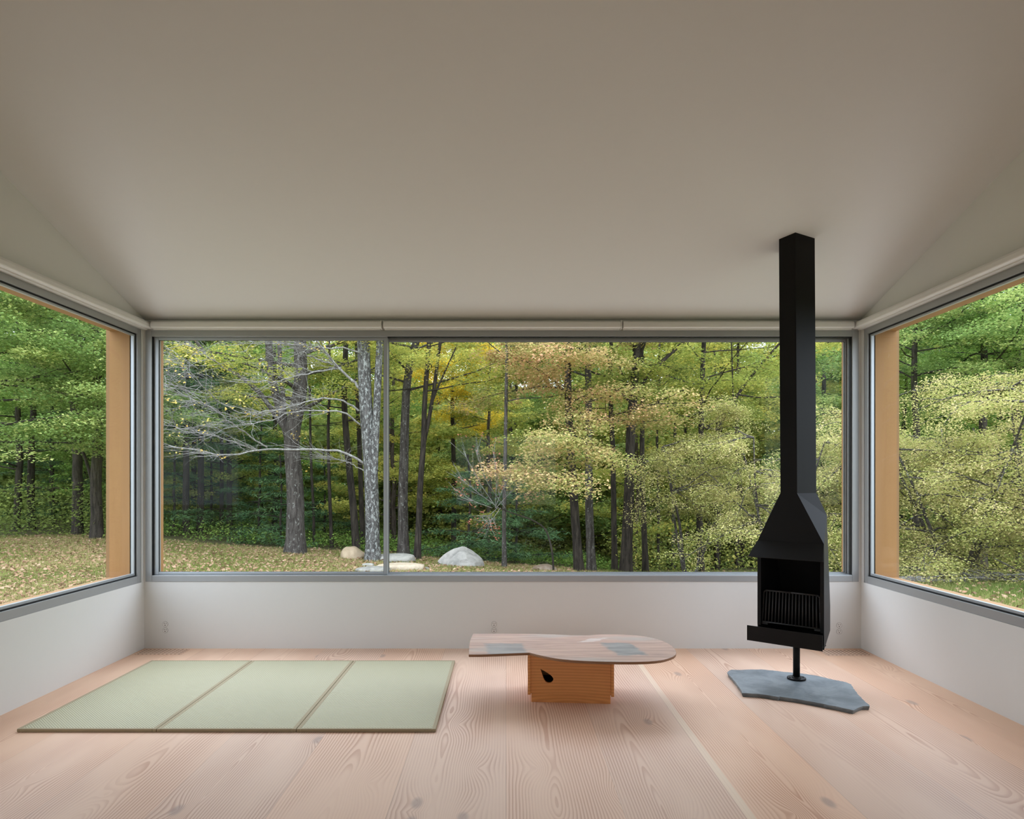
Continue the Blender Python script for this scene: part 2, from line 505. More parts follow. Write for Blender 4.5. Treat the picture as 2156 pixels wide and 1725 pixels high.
M = dict(
    paint=plain('warm_white_paint', (0.69, 0.682, 0.65), 0.75, 0.2, 0, 0.01, 30),
    ceil=plain('ceiling_paint', (0.725, 0.715, 0.695), 0.8, 0.2, 0, 0.01, 20),
    floor=floor_mat(),
    alu=plain('grey_anodised_aluminium', (0.36, 0.365, 0.36), 0.38, 0.5, 0.35, 0.02, 40),
    alu_light=plain('pale_aluminium', (0.40, 0.425, 0.44), 0.35, 0.5, 0.4, 0.02, 40),
    gasket=plain('black_rubber', (0.012, 0.012, 0.012), 0.6, 0.3),
    blind=plain('white_blind_cassette', (0.72, 0.70, 0.665), 0.45, 0.4, 0, 0.01),
    glass=glass_mat(),
    cedar=wood_mat('honey_cedar_boards', (0.42, 0.228, 0.09), (0.33, 0.172, 0.06), (9, 9, 0.8), 18, 0.6, 0.25),
    cladding=wood_mat('weathered_cladding', (0.36, 0.23, 0.12), (0.27, 0.165, 0.08), (9, 9, 0.8), 18, 0.8, 0.1),
    tatami=tatami_mat(),
    band=plain('tan_cloth_binding', (0.37, 0.31, 0.20), 0.75, 0.2, 0, 0.1, 200),
    steel=plain('black_steel', (0.011, 0.0105, 0.010), 0.46, 0.13, 0, 0.12, 9),
    soot=plain('sooty_steel', (0.006, 0.006, 0.006), 0.8, 0.2, 0, 0.2, 20),
    iron=plain('cast_iron', (0.026, 0.024, 0.022), 0.6, 0.4, 0, 0.15, 40),
    slate=slate_mat(),
    slab=slab_top_mat(),
    slab_edge=wood_mat('board_edge', (0.36, 0.20, 0.11), (0.25, 0.12, 0.06), (2, 20, 20), 20, 0.5, 0.3),
    redwood=wood_mat('red_brown_pine', (0.93, 0.42, 0.125), (0.64, 0.245, 0.06), (2.2, 6, 16), 14, 0.42, 0.45, 'Y'),
    dark=plain('dark_void', (0.01, 0.008, 0.006), 0.9, 0.1),
    plastic=plain('white_plastic', (0.70, 0.69, 0.655), 0.4, 0.4, 0, 0.01),
    seam=plain('grey_gap', (0.27, 0.255, 0.23), 0.8, 0.2),
    vent=plain('vent_wood', (0.50, 0.335, 0.255), 0.5, 0.3, 0, 0.08, 30),
    ground=ground_mat(),
    slot_shade=plain('brown_slot_shade', (0.075, 0.045, 0.03), 0.9, 0.1),  # shade inside the vent and outlet slots put into the colour
    rear=wood_mat('dark_rear_finish', (0.22, 0.14, 0.08), (0.16, 0.10, 0.055), (9, 9, 0.8), 18, 0.6, 0.25),  # finish of the unseen rear wall, chosen dark to cut indoor bounce
    bounce_gravel=plain('pale_bounce_gravel', (0.36, 0.325, 0.275), 0.95, 0.1, 0, 0.25, 60, 0.4),  # for the added strip that throws daylight up into the room
)

# ------------------------------------------------------------------ the room shell
T = 0.21                     # wall thickness
struct = lambda o: tag(o, kind='structure')

struct(MB().box(XL - T, XR + T, YR - T, YB + T, -0.25, 0.0).build('floor', M['floor']))

zt = lambda y: ceil_z(y)
R0 = ceil_z(RIDGE)
EX = 0.15
struct(MB().prism([(YB + T, ZE - SL * T), (RIDGE, R0), (YR - T, ceil_z(YR - T)), (YR - T, ceil_z(YR - T) + 0.3), (RIDGE, R0 + 0.3), (YB + T, ZE - SL * T + 0.3)],
                  XL - T, XR + T, 'yz').build('ceiling', M['ceil']))

mb = MB()
mb.box(XL - T, XR + T, YB, YB + 0.10, 0.0, ZO0)
mb.box(XL - T, XR + T, YB, YB + 0.10, ZO1, ZE - 0.005)
mb.box(XL - T + 0.06, XL + 0.010, YB, YB + 0.10, ZO0, ZO1)
mb.box(XR - 0.016, XR + T - 0.06, YB, YB + 0.10, ZO0, ZO1)
struct(mb.build('wall_back', M['paint']))

for side, xi, xo, nm in ((-1, XL, XL - 0.10, 'wall_left'), (1, XR, XR + 0.10, 'wall_right')):
    mb = MB()
    mb.prism([(YR, 0), (YB, 0), (YB, ZO0), (YR, ZO0)], xi, xo, 'yz')
    mb.prism([(YW1, ZO0), (YB, ZO0), (YB, ZO1), (YW1, ZO1)], xi, xo, 'yz')
    mb.prism([(YR, ZO0), (YW0, ZO0), (YW0, ZO1), (YR, ZO1)], xi, xo, 'yz')
    mb.prism([(YR, ZO1), (YB, ZO1), (YB, ZE), (RIDGE, R0), (YR, ceil_z(YR))], xi, xo, 'yz')
    struct(mb.build(nm, M['paint']))
mb = MB()
mb.box(XL - T, -0.95, YR - T, YR, 0, ceil_z(YR) - 0.01)
mb.box(0.95, XR + T, YR - T, YR, 0, ceil_z(YR) - 0.01)
mb.box(-0.95, 0.95, YR - T, YR, 1.9, ceil_z(YR) - 0.01)
struct(mb.build('wall_rear', M['rear']))

# wooden outer lining of the window boxes (seen through the glass)
WO = 0.175
mb = MB()
mb.box(XL - 0.175, XL - 0.048, 4.370, 4.43, 0.44, 2.03)                # left window, end board
mb.box(XL - 0.175, XL - 0.048, YW0 - 0.05, 4.369, 1.994, 2.03)         # soffit
mb.box(XL - 0.175, XL - 0.048, YW0 - 0.05, 4.369, 0.40, 0.462)         # outer sill
struct(mb.build('trim_1', M['cedar']))
mb = MB()
mb.box(XR + 0.048, XR + 0.181, 4.370, 4.43, 0.44, 2.03)
mb.box(XR + 0.048, XR + 0.181, YW0 - 0.05, 4.369, 1.994, 2.03)
mb.box(XR + 0.048, XR + 0.181, YW0 - 0.05, 4.369, 0.40, 0.462)
struct(mb.build('trim_2', M['cedar']))
mb = MB()
mb.box(-2.33, -2.248, 4.556, 4.615, 0.44, 2.03)
mb.box(2.2046, 2.29, 4.556, 4.615, 0.44, 2.03)
mb.box(-2.248, 2.2046, 4.556, 4.615, 1.995, 2.03)
mb.box(-2.248, 2.2046, 4.556, 4.615, 0.42, 0.452)
struct(mb.build('trim_3', M['cedar']))
# outside cladding of the corner posts and the walls
mb = MB()
mb.box(XL - T - 0.02, -2.331, 4.431, YB + T, 0.0, 2.1)
mb.box(2.291, XR + T + 0.02, 4.431, YB + T, 0.0, 2.1)
mb.box(XL - T, XR + T, YB + 0.101, YB + T, -0.6, 0.418)
mb.box(XL - T - 0.02, XL - 0.101, YR, 4.43, -0.6, 0.399)
mb.box(XR + 0.101, XR + T + 0.02, YR, 4.43, -0.6, 0.399)
struct(mb.build('wall_outside', M['cladding']))

# ------------------------------------------------------------------ windows
# back window: outer frame, two sliding sashes in two tracks
FXL, FXR = -2.280, 2.233
win = tag(empty('window_1', (0, YB, ZO0)), kind='structure')
win.location = (0, 0, 0)
F0, F1 = 4.446, 4.555


def frame_bars(mb, a0, a1, z0, z1, wl, wr, wb, wt, p0, p1, axis='x', bev=0.002):
    """rectangular frame; a = along the wall, p = depth through it"""
    def bx(a, b, c, d):
        if axis == 'x': mb.box(a, b, p0, p1, c, d, bev)
        else: mb.box(p0, p1, a, b, c, d, bev)
    bx(a0, a0 + wl, z0, z1); bx(a1 - wr, a1, z0, z1)
    bx(a0 + wl, a1 - wr, z0, z0 + wb); bx(a0 + wl, a1 - wr, z1 - wt, z1)


mb = MB()
frame_bars(mb, FXL, FXR, ZO0, ZO1, 0.040, 0.040, 0.040, 0.038, F0, F1)
mb.build('window_frame', M['alu'], win)
mb = MB()   # sill track rails, then black strips in the gaps
mb.box(FXL + 0.04, FXR - 0.04, 4.505, 4.512, 0.463, 0.468)
mb.box(-0.75, FXR - 0.04, 4.455, 4.462, 0.463, 0.4665)
mb.box(-0.75, FXR - 0.04, 4.480, 4.486, 0.463, 0.466)
mb.build('sill_track', M['alu_light'], win)
mb = MB()
mb.box(FXR - 0.046, FXR - 0.04, 4.458, 4.486, 0.464, 1.975)
mb.box(-0.75, FXR - 0.046, 4.455, 4.490, 1.970, 1.9755)
mb.box(FXL + 0.040, FXL + 0.0425, 4.450, 4.468, 0.464, 1.975)
mb.build('gasket', M['gasket'], win)
# inner sash (left)
s1 = MB()
frame_bars(s1, -2.2375, -0.753, 0.4635, 1.9755, 0.029, 0.0245, 0.018, 0.018, 4.470, 4.500)
sash = s1.build('sliding_sash', M['alu_light'], win)
MB().box(-2.2085, -0.7775, 4.483, 4.489, 0.4815, 1.9575).build('glass_pane', M['glass'], sash)
g = MB(); frame_bars(g, -2.2086, -0.7774, 0.4814, 1.9576, 0.003, 0.0022, 0.0022, 0.0022, 4.476, 4.482, bev=0)
g.build('glazing_seal', M['gasket'], sash)
# outer sash (right)
s2 = MB()
frame_bars(s2, -0.778, 2.1925, 0.4635, 1.9755, 0.024, 0.0115, 0.0095, 0.0175, 4.520, 4.550)
sash2 = s2.build('sliding_sash', M['alu'], win)
MB().box(-0.754, 2.181, 4.533, 4.539, 0.473, 1.958).build('glass_pane', M['glass'], sash2)
g = MB(); frame_bars(g, -0.7541, 2.1811, 0.4729, 1.9581, 0.0022, 0.003, 0.002, 0.0022, 4.526, 4.532, bev=0)
g.build('glazing_seal', M['gasket'], sash2)

# side windows: one fixed pane each
for nm, s, xi in (('window_2', -1, XL), ('window_3', 1, XR)):
    w = tag(empty(nm), kind='structure')
    px = lambda d: xi + s * d
    mb = MB(); frame_bars(mb, YW0, YW1, ZO0, ZO1, 0.04, 0.041, 0.044, 0.036, px(0.003), px(0.047), 'y')
    mb.build('window_frame', M['alu'], w)
    mb = MB(); frame_bars(mb, YW0 + 0.04, YW1 - 0.041, ZO0 + 0.044, ZO1 - 0.036, 0.007, 0.007, 0.007, 0.007, px(0.013), px(0.044), 'y', 0)
    mb.build('gasket', M['gasket'], w)
    mb = MB(); frame_bars(mb, YW0 + 0.047, YW1 - 0.048, ZO0 + 0.051, ZO1 - 0.043, 0.013, 0.013, 0.014, 0.010, px(0.016), px(0.034), 'y', 0.0015)
    mb.build('glazing_bead', M['alu_light'], w)
    MB().box(px(0.035), px(0.041), YW0 + 0.047, YW1 - 0.048, ZO0 + 0.051, ZO1 - 0.043).build('glass_pane', M['glass'], w)

# unseen glazed opening added behind the camera to light the table's front
w4 = tag(empty('added_rear_window'), kind='structure')
mb = MB(); frame_bars(mb, -0.95, 0.95, 0.0, 1.9, 0.05, 0.05, 0.05, 0.05, YR - 0.09, YR - 0.02)
mb.build('window_frame', M['alu'], w4)
MB().box(-0.90, 0.90, YR - 0.058, YR - 0.052, 0.05, 1.85).build('glass_pane', M['glass'], w4)

# ------------------------------------------------------------------ roller blinds above the windows
def cassette_profile():
    # (out from wall, z): rounded nose, small lip below
    return [(0.0, 2.020), (0.012, 2.0195), (0.050, 2.0195), (0.0585, 2.0215), (0.061, 2.026), (0.060, 2.045), (0.055, 2.056), (0.044, 2.062), (0.0, 2.063)]


def blind(label, run, a0, a1, ends, origin):
    """run 'x' along the far wall, 'l'/'r' along a side wall"""
    t = tag(empty('roller_blind', origin), label, 'blind', 'rolled-up blinds above the windows')
    def mk(a, b, prof):
        m = MB()
        if run == 'x': m.prism([(YB - p[0] - origin[1], p[1] - origin[2]) for p in prof], a - origin[0], b - origin[0], 'yz')
        elif run == 'l': m.prism([(XL + p[0] - origin[0], p[1] - origin[2]) for p in prof], a - origin[1], b - origin[1], 'xz')
        else: m.prism([(XR - p[0] - origin[0], p[1] - origin[2]) for p in prof], a - origin[1], b - origin[1], 'xz')
        return m
    pr = cassette_profile()
    mk(a0, a1, pr).build('cassette', M['blind'], t, bevel=0.003)
    # rolled fabric bar at the bottom edge
    mk(a0 + 0.004, a1 - 0.004, [(0.006, 2.0135), (0.030, 2.0135), (0.030, 2.0192), (0.006, 2.0192)]).build('hem_bar', M['blind'], t)
    for en in ends:
        q = 0.006
        b0, b1 = (a0 - q, a0 - 0.0008) if en == 0 else (a1 + 0.0008, a1 + q)
        mk(b0, b1, [(0.0, 2.014), (0.050, 2.016), (0.0635, 2.024), (0.0625, 2.048), (0.056, 2.062), (0.045, 2.069), (0.0, 2.070)]).build('bracket', M['blind'], t)
    return t


X1, X2 = -0.777, 0.728
blind('off-white blind cassette above the left sash of the far window, at the left wall', 'x', XL + 0.068, X1 - 0.008, (1,), (-1.5, YB, 2.02))
blind('off-white blind cassette above the middle of the far window, between two brackets', 'x', X1 + 0.010, X2 - 0.008, (1,), (0, YB, 2.02))
blind('off-white blind cassette above the far window, behind the black flue', 'x', X2 + 0.008, XR - 0.070, (), (1.5, YB, 2.02))
blind('off-white blind cassette running along the left wall above the side window', 'l', YW0, YB - 0.012, (), (XL, 2.4, 2.02))
blind('off-white blind cassette running along the right wall above the side window', 'r', YW0, YB - 0.012, (), (XR, 2.4, 2.02))

# ------------------------------------------------------------------ outlets and floor vents
def outlet(x, z, label):
    t = tag(empty('wall_outlet', (x, YB, z)), label, 'outlet', 'outlets low on the far wall')
    for dz in (0.0195, -0.0195):
        m = MB(); m.cyl((0, -0.0012, dz), (0, 0.002, dz), 0.0177, n=28)
        ring = m.build('gap_ring', M['seam'], t)
        m = MB(); m.cyl((0, -0.0020, dz), (0, 0.002, dz), 0.0163, n=28)
        f = m.build('receptacle', M['plastic'], t)
        m = MB()
        m.box(-0.0072, -0.0048, -0.0024, 0.0, dz + 0.001, dz + 0.009)
        m.box(0.0050, 0.0074, -0.0024, 0.0, dz + 0.001, dz + 0.008)
        m.cyl((0, -0.0024, dz - 0.007), (0, 0.0, dz - 0.007), 0.0030, n=12)
        m.build('slots', M['slot_shade'], f)


outlet(-2.156, 0.135, 'white duplex outlet set in the far wall, nearest the left corner')
outlet(-0.075, 0.135, 'white duplex outlet in the far wall right behind the low wooden table')
outlet(2.110, 0.127, 'white duplex outlet in the far wall, right of the black fireplace')


def vent(x0, x1, y0, y1, label):
    t = tag(empty('floor_vent', ((x0 + x1) / 2, (y0 + y1) / 2, 0.0)), label, 'vent', 'slotted wooden floor vents')
    w, d = x1 - x0, y1 - y0
    m = MB()
    nx, ny = 11, 5
    sw, sd = 0.0135, 0.012
    cw, cd = w / nx, d / ny
    zt_ = 0.0016
    # cross bars and short webs leave real slots
    for j in range(ny + 1):
        yy = -d / 2 + j * cd
        m.box(-w / 2, w / 2, yy - (cd - sd) / 2, yy + (cd - sd) / 2, 0.0002, zt_)
    for j in range(ny):
        yc = -d / 2 + (j + 0.5) * cd
        for i in range(nx + 1):
            xx = -w / 2 + i * cw
            m.box(xx - (cw - sw) / 2, xx + (cw - sw) / 2, yc - sd / 2, yc + sd / 2, 0.0002, zt_)
    m.build('grille', M['floor'], t)
    MB().box(-w / 2 + 0.002, w / 2 - 0.002, -d / 2 + 0.002, d / 2 - 0.002, 0.00005, 0.00018).build('dark_underlay', M['slot_shade'], t)  # thin dark sheet under the grille, standing in for the shade below


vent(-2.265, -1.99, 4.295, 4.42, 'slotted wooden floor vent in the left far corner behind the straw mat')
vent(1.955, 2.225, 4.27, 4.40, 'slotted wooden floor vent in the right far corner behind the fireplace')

# ------------------------------------------------------------------ tatami mat
mat_t = tag(empty('tatami_mat', (-1.1825, 3.5385, 0)), 'pale green woven straw mat of three folding panels on the floor', 'mat')
MW, MD = 1.775, 1.129
pw = MW / 3
for i in range(3):
    a, b = -MW / 2 + i * pw + 0.0025, -MW / 2 + (i + 1) * pw - 0.0025
    pan = MB().box(a, b, -MD / 2, MD / 2, 0.0, 0.0135, 0.004).build('panel', M['tatami'], mat_t)
    bw = 0.0155
    m = MB()
    c = 0.0012
    lo, hi = 0.0008, 0.0135 + c
    m.box(a - c, a + bw, -MD / 2 - c, MD / 2 + c, lo, hi, 0.003)
    m.box(b - bw, b + c, -MD / 2 - c, MD / 2 + c, lo, hi, 0.003)
    m.box(a + bw, b - bw, -MD / 2 - c, -MD / 2 + bw * 0.9, lo, hi, 0.003)
    m.box(a + bw, b - bw, MD / 2 - bw * 0.9, MD / 2 + c, lo, hi, 0.003)
    m.build('binding', M['band'], mat_t)

# ------------------------------------------------------------------ low table
TZ = 0.246
out_px = [(155, 235), (380, 234), (600, 236), (800, 238), (950, 244), (1100, 250), (1200, 250), (1300, 241), (1400, 239), (1550, 243), (1700, 255),
          (1850, 288), (1950, 333), (1992, 375), (2003, 408), (1988, 436), (1930, 460), (1850, 480), (1700, 491), (1500, 492), (1300, 488),
          (1100, 480), (950, 467), (850, 450), (750, 428), (668, 407), (600, 410), (400, 418), (250, 424), (115, 424), (115, 400), (120, 330), (135, 272)]
TC = (0.33, 3.44)


def rounded(pts, corners=(), n=2):
    """cut the corners of an outline n times, keeping the listed points sharp"""
    keep = {pts[i] for i in corners}
    for _ in range(n):
        q = []
        m_ = len(pts)
        for i in range(m_):
            a, b = pts[i], pts[(i + 1) % m_]
            p1 = (a[0] * .75 + b[0] * .25, a[1] * .75 + b[1] * .25); p2 = (a[0] * .25 + b[0] * .75, a[1] * .25 + b[1] * .75)
            if a in keep: q.append(a)
            else: q.append(p1)
            if b not in keep: q.append(p2)
        pts = q
    return pts


out_px = rounded(out_px, (0, 25, 29), 2)
ol = []
for (cx_, cy_) in out_px:
    X_, Y_ = 960 + cx_ / 4.312, 1280 + cy_ / 4.312
    d_ = FPX * (CZ - TZ) / (Y_ - CY)
    ol.append(((X_ - CX) * d_ / FPX - TC[0], d_ - TC[1]))
table = tag(empty('low_table', (TC[0], TC[1], 0)), 'low coffee table with an irregular worn wooden top on a box base', 'table')
top = MB().prism(ol, TZ - 0.013, TZ, 'xy').build('tabletop', M['slab'], table, bevel=0.003)
top.data.materials.append(M['slab_edge'])
for p in top.data.polygons:
    if abs(p.normal.z) < 0.5 or p.normal.z < -0.5: p.material_index = 1
# box base, turned slightly
base = tag(empty('box_base', (0.3105 - TC[0], 3.365 - TC[1], 0)))
base.parent = table
base.rotation_euler = (0, 0, math.radians(-4.8))
BW, BD, BT = 0.382, 0.30, TZ - 0.0135
# front board with a tear-drop finger hole
tear = [(765, 570), (800, 588), (850, 616), (878, 643), (886, 665), (872, 688), (845, 696), (817, 690), (797, 665), (782, 622)]
tear = rounded(tear, (0,), 2)
hole = []
for (cx_, cy_) in tear:
    u = ((cx_ - 676) / (1408 - 676)) * BW - BW / 2
    zz = 0.232 - (cy_ - 430) / (868 - 430) * 0.232 + 0.002
    hole.append((u, zz))
outer = [(-BW / 2, 0.041), (BW / 2, 0.041), (BW / 2, BT), (-BW / 2, BT)]
bm_f = MB()
tri = tessellate_polygon([[Vector((p[0], p[1], 0)) for p in outer], [Vector((p[0], p[1], 0)) for p in hole]])
allp = outer + hole
vf = [bm_f.bm.verts.new((p[0], 0.0, p[1])) for p in allp]
vb = [bm_f.bm.verts.new((p[0], 0.014, p[1])) for p in allp]
for t_ in tri:
    bm_f.bm.faces.new([vf[i] for i in t_]); bm_f.bm.faces.new([vb[i] for i in reversed(t_)])
for ring_, off in ((outer, 0), (hole, 4)):
    n_ = len(ring_)
    for i in range(n_):
        j = (i + 1) % n_
        bm_f.bm.faces.new((vf[off + i], vf[off + j], vb[off + j], vb[off + i]))
fb = bm_f.build('front_board', M['redwood'], base)
tag(fb, 'front board with a dark tear-drop hole')
bb = MB().box(-BW / 2, BW / 2, BD - 0.014, BD, 0.041, BT).build('back_board', M['redwood'], base)
for s in (-1, 1):
    x0 = s * (BW / 2 + 0.0005); x1 = s * (BW / 2 + 0.0145)
    MB().box(min(x0, x1), max(x0, x1), -0.007, BD + 0.006, 0.036, BT, 0.001).build('side_board', M['redwood'], base)
MB().box(-BW / 2, BW / 2, 0.0145, BD - 0.0145, 0.041, 0.052).build('bottom_board', M['dark'], base)
pl = MB()
pl.box(-BW / 2 + 0.003, BW / 2 - 0.002, 0.001, BD - 0.004, 0.0, 0.0405)
pl.build('plinth', M['redwood'], base)

# ------------------------------------------------------------------ fireplace
FA = math.radians(41)
fp = tag(empty('freestanding_fireplace', (1.53, 3.70, 0.021), -FA), 'black steel fireplace with hood and tall flue on a single post', 'fireplace')
FZ = -0.021


def L(u, v, z):            # u right along the front, v forward, z from the floor
    return (u, -v, z + FZ)


def ztop(u, v):            # height of the ceiling above a plan point of the stove
    y = 3.70 - math.sin(FA) * u - math.cos(FA) * v
    return ceil_z(y) + 0.03


FLU = [(-0.048, 0.10), (0.036, 0.10), (0.096, -0.015), (-0.086, -0.015)]
LEAN = [(-0.006, 0.002)] * 4
m = MB()
lo = [m.bm.verts.new(L(u, v, 1.0)) for u, v in FLU]
hi = [m.bm.verts.new(L(u - 0.008, v + 0.0, ztop(u, v))) for u, v in FLU]
for i in range(4):
    m.bm.faces.new((lo[i], lo[(i + 1) % 4], hi[(i + 1) % 4], hi[i]))
m.bm.faces.new(hi)
m.build('flue', M['steel'], fp, bevel=0.0015)
# hood
A_ = [(-0.168, 0.10, 0.745), (0.168, 0.10, 0.745)]
B1 = [(-0.146, -0.02, 0.886), (0.146, -0.02, 0.886)]
FB = [(u, v, 1.0) for u, v in FLU]
m = MB()
FLv, FRv, BRv, BLv = [m.bm.verts.new(L(*p)) for p in FB]
AL, AR = [m.bm.verts.new(L(*p)) for p in A_]
BL1, BR1 = [m.bm.verts.new(L(*p)) for p in B1]
m.bm.faces.new((AL, AR, FRv, FLv))
m.bm.faces.new((FRv, AR, BR1)); m.bm.faces.new((FRv, BR1, BRv))
m.bm.faces.new((FLv, BL1, AL)); m.bm.faces.new((FLv, BLv, BL1))
m.bm.faces.new((BLv, BRv, BR1, BL1))
m.build('hood', M['steel'], fp, solid=0.004)
m = MB().poly([L(-0.168, 0.10, 0.745), L(0.168, 0.10, 0.745), L(0.188, 0.18, 0.665), L(-0.188, 0.18, 0.665)])
m.build('visor', M['steel'], fp, solid=0.003)
# firebox shell, open in front
B2 = (0.124, -0.15, 0.40); B3 = (0.124, -0.15, 0.268); C0 = (0.168, 0.10, 0.217)
m = MB()
def mir(p, s): return L(s * p[0], p[1], p[2])
vs = {}
for s in (-1, 1):
    vs[s] = [m.bm.verts.new(mir(p, s)) for p in ((0.168, 0.10, 0.745), B1[1], B2, B3, C0)]
    m.bm.faces.new(vs[s] if s > 0 else list(reversed(vs[s])))
for i in (1, 2, 3):
    m.bm.faces.new((vs[-1][i], vs[1][i], vs[1][i + 1], vs[-1][i + 1]))
box_ = m.build('firebox', M['steel'], fp, solid=0.004)
m = MB()   # sooty lining
k = 0.955
lin = {}
for s in (-1, 1):
    lin[s] = [m.bm.verts.new(L(s * p[0] * k - 0 * s, min(p[1], 0.094) + (0.006 if p[1] < 0 else 0), p[2] + (0.006 if p[2] < 0.3 else -0.006))) for p in ((0.168, 0.10, 0.745), B1[1], B2, B3, C0)]
    m.bm.faces.new(lin[s])
for i in (1, 2, 3):
    m.bm.faces.new((lin[-1][i], lin[1][i], lin[1][i + 1], lin[-1][i + 1]))
m.bm.faces.new((lin[-1][0], lin[1][0], lin[1][1], lin[-1][1]))
m.build('firebox_lining', M['soot'], fp)
for s in (-1, 1):
    MB().box(min(s * 0.150, s * 0.168), max(s * 0.150, s * 0.168), -0.102, -0.098, 0.30 + FZ, 0.742 + FZ).build('door_jamb', M['steel'], fp)
# ash tray lip
m = MB()
m.box(-0.188, 0.188, -0.1925, -0.1885, 0.230 + FZ, 0.308 + FZ)
m.box(-0.166, 0.166, -0.1884, -0.06, 0.230 + FZ, 0.234 + FZ)
m.build('ash_tray', M['steel'], fp)
# grate: 18 upright bars in a rounded hoop
gr_m = MB()
def gpt(u, z):
    tt = (z - 0.315) / 0.168
    return L(u, 0.092 - 0.012 * tt, z)
hoop = []
for u, z in ((-0.146, 0.318), (-0.143, 0.40), (-0.142, 0.468), (-0.139, 0.478), (-0.131, 0.483), (0.0, 0.4835), (0.131, 0.483), (0.139, 0.478), (0.142, 0.468), (0.145, 0.40), (0.150, 0.318)):
    hoop.append(gpt(u, z))
for a, b in zip(hoop[:-1], hoop[1:]): gr_m.cyl(a, b, 0.0042, n=8)
gr_m.cyl(gpt(-0.15, 0.318), gpt(0.15, 0.318), 0.004, n=8)
gr_m.box(-0.15, -0.118, -0.092, -0.06, 0.305 + FZ, 0.315 + FZ)
gr_m.box(0.118, 0.15, -0.092, -0.06, 0.305 + FZ, 0.315 + FZ)
gr = gr_m.build('grate', M['iron'], fp)
for i in range(16):
    u = -0.126 + 0.252 * i / 15
    MB().cyl(gpt(u * 1.03, 0.318), gpt(u, 0.481), 0.0036, n=8).build('grate_bar', M['iron'], gr)
MB().cyl(L(0, 0, 0.027), L(0, 0, 0.262), 0.0172, n=28).build('post', M['steel'], fp)
fl = MB(); fl.cyl(L(0, 0, 0.0205), L(0, 0, 0.0285), 0.047, n=36); fl.cyl(L(0, 0, 0.0285), L(0, 0, 0.034), 0.024, 0.020, n=28)
flange = fl.build('base_flange', M['steel'], fp, bevel=0.001)
for k_ in range(4):
    q = math.pi / 4 + k_ * math.pi / 2
    MB().cyl(L(0.036 * math.cos(q), 0.036 * math.sin(q), 0.0285), L(0.036 * math.cos(q), 0.036 * math.sin(q), 0.032), 0.004, n=6).build('bolt', M['iron'], flange)

# hearth slab of slate
hp = [(100, 1328), (112, 1318), (126, 1311), (180, 1313), (240, 1310), (330, 1309), (405, 1316), (480, 1326), (600, 1336), (700, 1351), (800, 1375), (895, 1394), (934, 1410),
      (946, 1432), (982, 1480), (1012, 1512), (1046, 1540), (1057, 1556), (1012, 1556), (980, 1568), (948, 1584), (850, 1562), (700, 1533), (600, 1514), (520, 1502), (455, 1492),
      (440, 1494), (330, 1476), (240, 1470), (200, 1468), (188, 1442), (170, 1415), (150, 1390), (128, 1362), (110, 1344)]
HZ = 0.0195
hc = (1.53, 3.60)
hw = []
for (a, b) in hp:
    X_, Y_ = 1500 + a / 3.194, 1000 + b / 3.194
    d_ = FPX * (CZ - HZ) / (Y_ - CY)
    hw.append(((X_ - CX) * d_ / FPX - hc[0], d_ - hc[1]))
rg = random.Random(5)
m = MB()
dense = []
for i in range(len(hw)):
    a, b = hw[i], hw[(i + 1) % len(hw)]
    n_ = max(1, int(math.dist(a, b) / 0.016))
    for k_ in range(n_):
        t_ = k_ / n_
        j = 0.0 if k_ == 0 else 0.0022
        dense.append((a[0] + (b[0] - a[0]) * t_ + rg.uniform(-j, j), a[1] + (b[1] - a[1]) * t_ + rg.uniform(-j, j)))
n_ = len(dense)
up = [m.bm.verts.new((p[0], p[1], HZ)) for p in dense]
md = [m.bm.verts.new((p[0] * 1.001 + rg.uniform(-.0015, .0015), p[1] * 1.001 + rg.uniform(-.0015, .0015), HZ - 0.006)) for p in dense]
dn = [m.bm.verts.new((p[0] * 0.990, p[1] * 0.985, 0.0)) for p in dense]
for q, r_ in ((up, md), (md, dn)):
    for i in range(n_):
        m.bm.faces.new((q[i], q[(i + 1) % n_], r_[(i + 1) % n_], r_[i]))
m.bm.faces.new(up); m.bm.faces.new(dn)
hearth = m.build('hearth_stone', M['slate'], None, loc=(hc[0], hc[1], 0))
tag(hearth, 'irregular blue-grey slate slab on the floor under the fireplace post', 'hearth stone')

# ================================================================== OUTDOORS
rng = np.random.default_rng(11)


def gz(x, y):
    x = np.asarray(x, float); y = np.asarray(y, float)
    k = np.clip(0.0095 * (x + 8.0), 0.0, 0.105)
    d = np.maximum(0.0, y - 9.0)
    d = np.where(d > 26, 26 + (d - 26) * 0.2, d)
    return -0.33 - k * d + 0.03 * np.sin(x * 0.9 + 1.0) * np.sin(y * 0.7) * np.clip((y - 6) / 4, 0, 1)


# pale gravel strip added unseen by the house to bounce daylight onto the ceiling
mb = MB()
mb.box(-4.8, 4.8, 4.70, 7.4, -0.5, -0.305)
mb.box(-4.8, XL - T - 0.03, -3.6, 4.699, -0.5, -0.305)
mb.box(XR + T + 0.03, 4.8, -3.6, 4.699, -0.5, -0.305)
tag(mb.build('bounce_strip', M['bounce_gravel']), kind='structure')

# ground sheet with real thickness of earth below the house
gx = np.concatenate([np.linspace(-70, -14, 15), np.linspace(-13, 13, 66), np.linspace(14, 70, 15)])
gy = np.concatenate([np.linspace(-30, 2, 9), np.linspace(3, 24, 60), np.linspace(26, 95, 20)])
GX, GY = np.meshgrid(gx, gy)
gv = np.stack([GX.ravel(), GY.ravel(), gz(GX.ravel(), GY.ravel())], 1)
nx, ny = len(gx), len(gy)
ii = np.arange(nx * ny).reshape(ny, nx)
gf = np.stack([ii[:-1, :-1].ravel(), ii[:-1, 1:].ravel(), ii[1:, 1:].ravel(), ii[1:, :-1].ravel()], 1)
lawn = link_mesh('ground', np_mesh('ground', gv, gf), M['ground'])
tag(lawn, kind='structure')


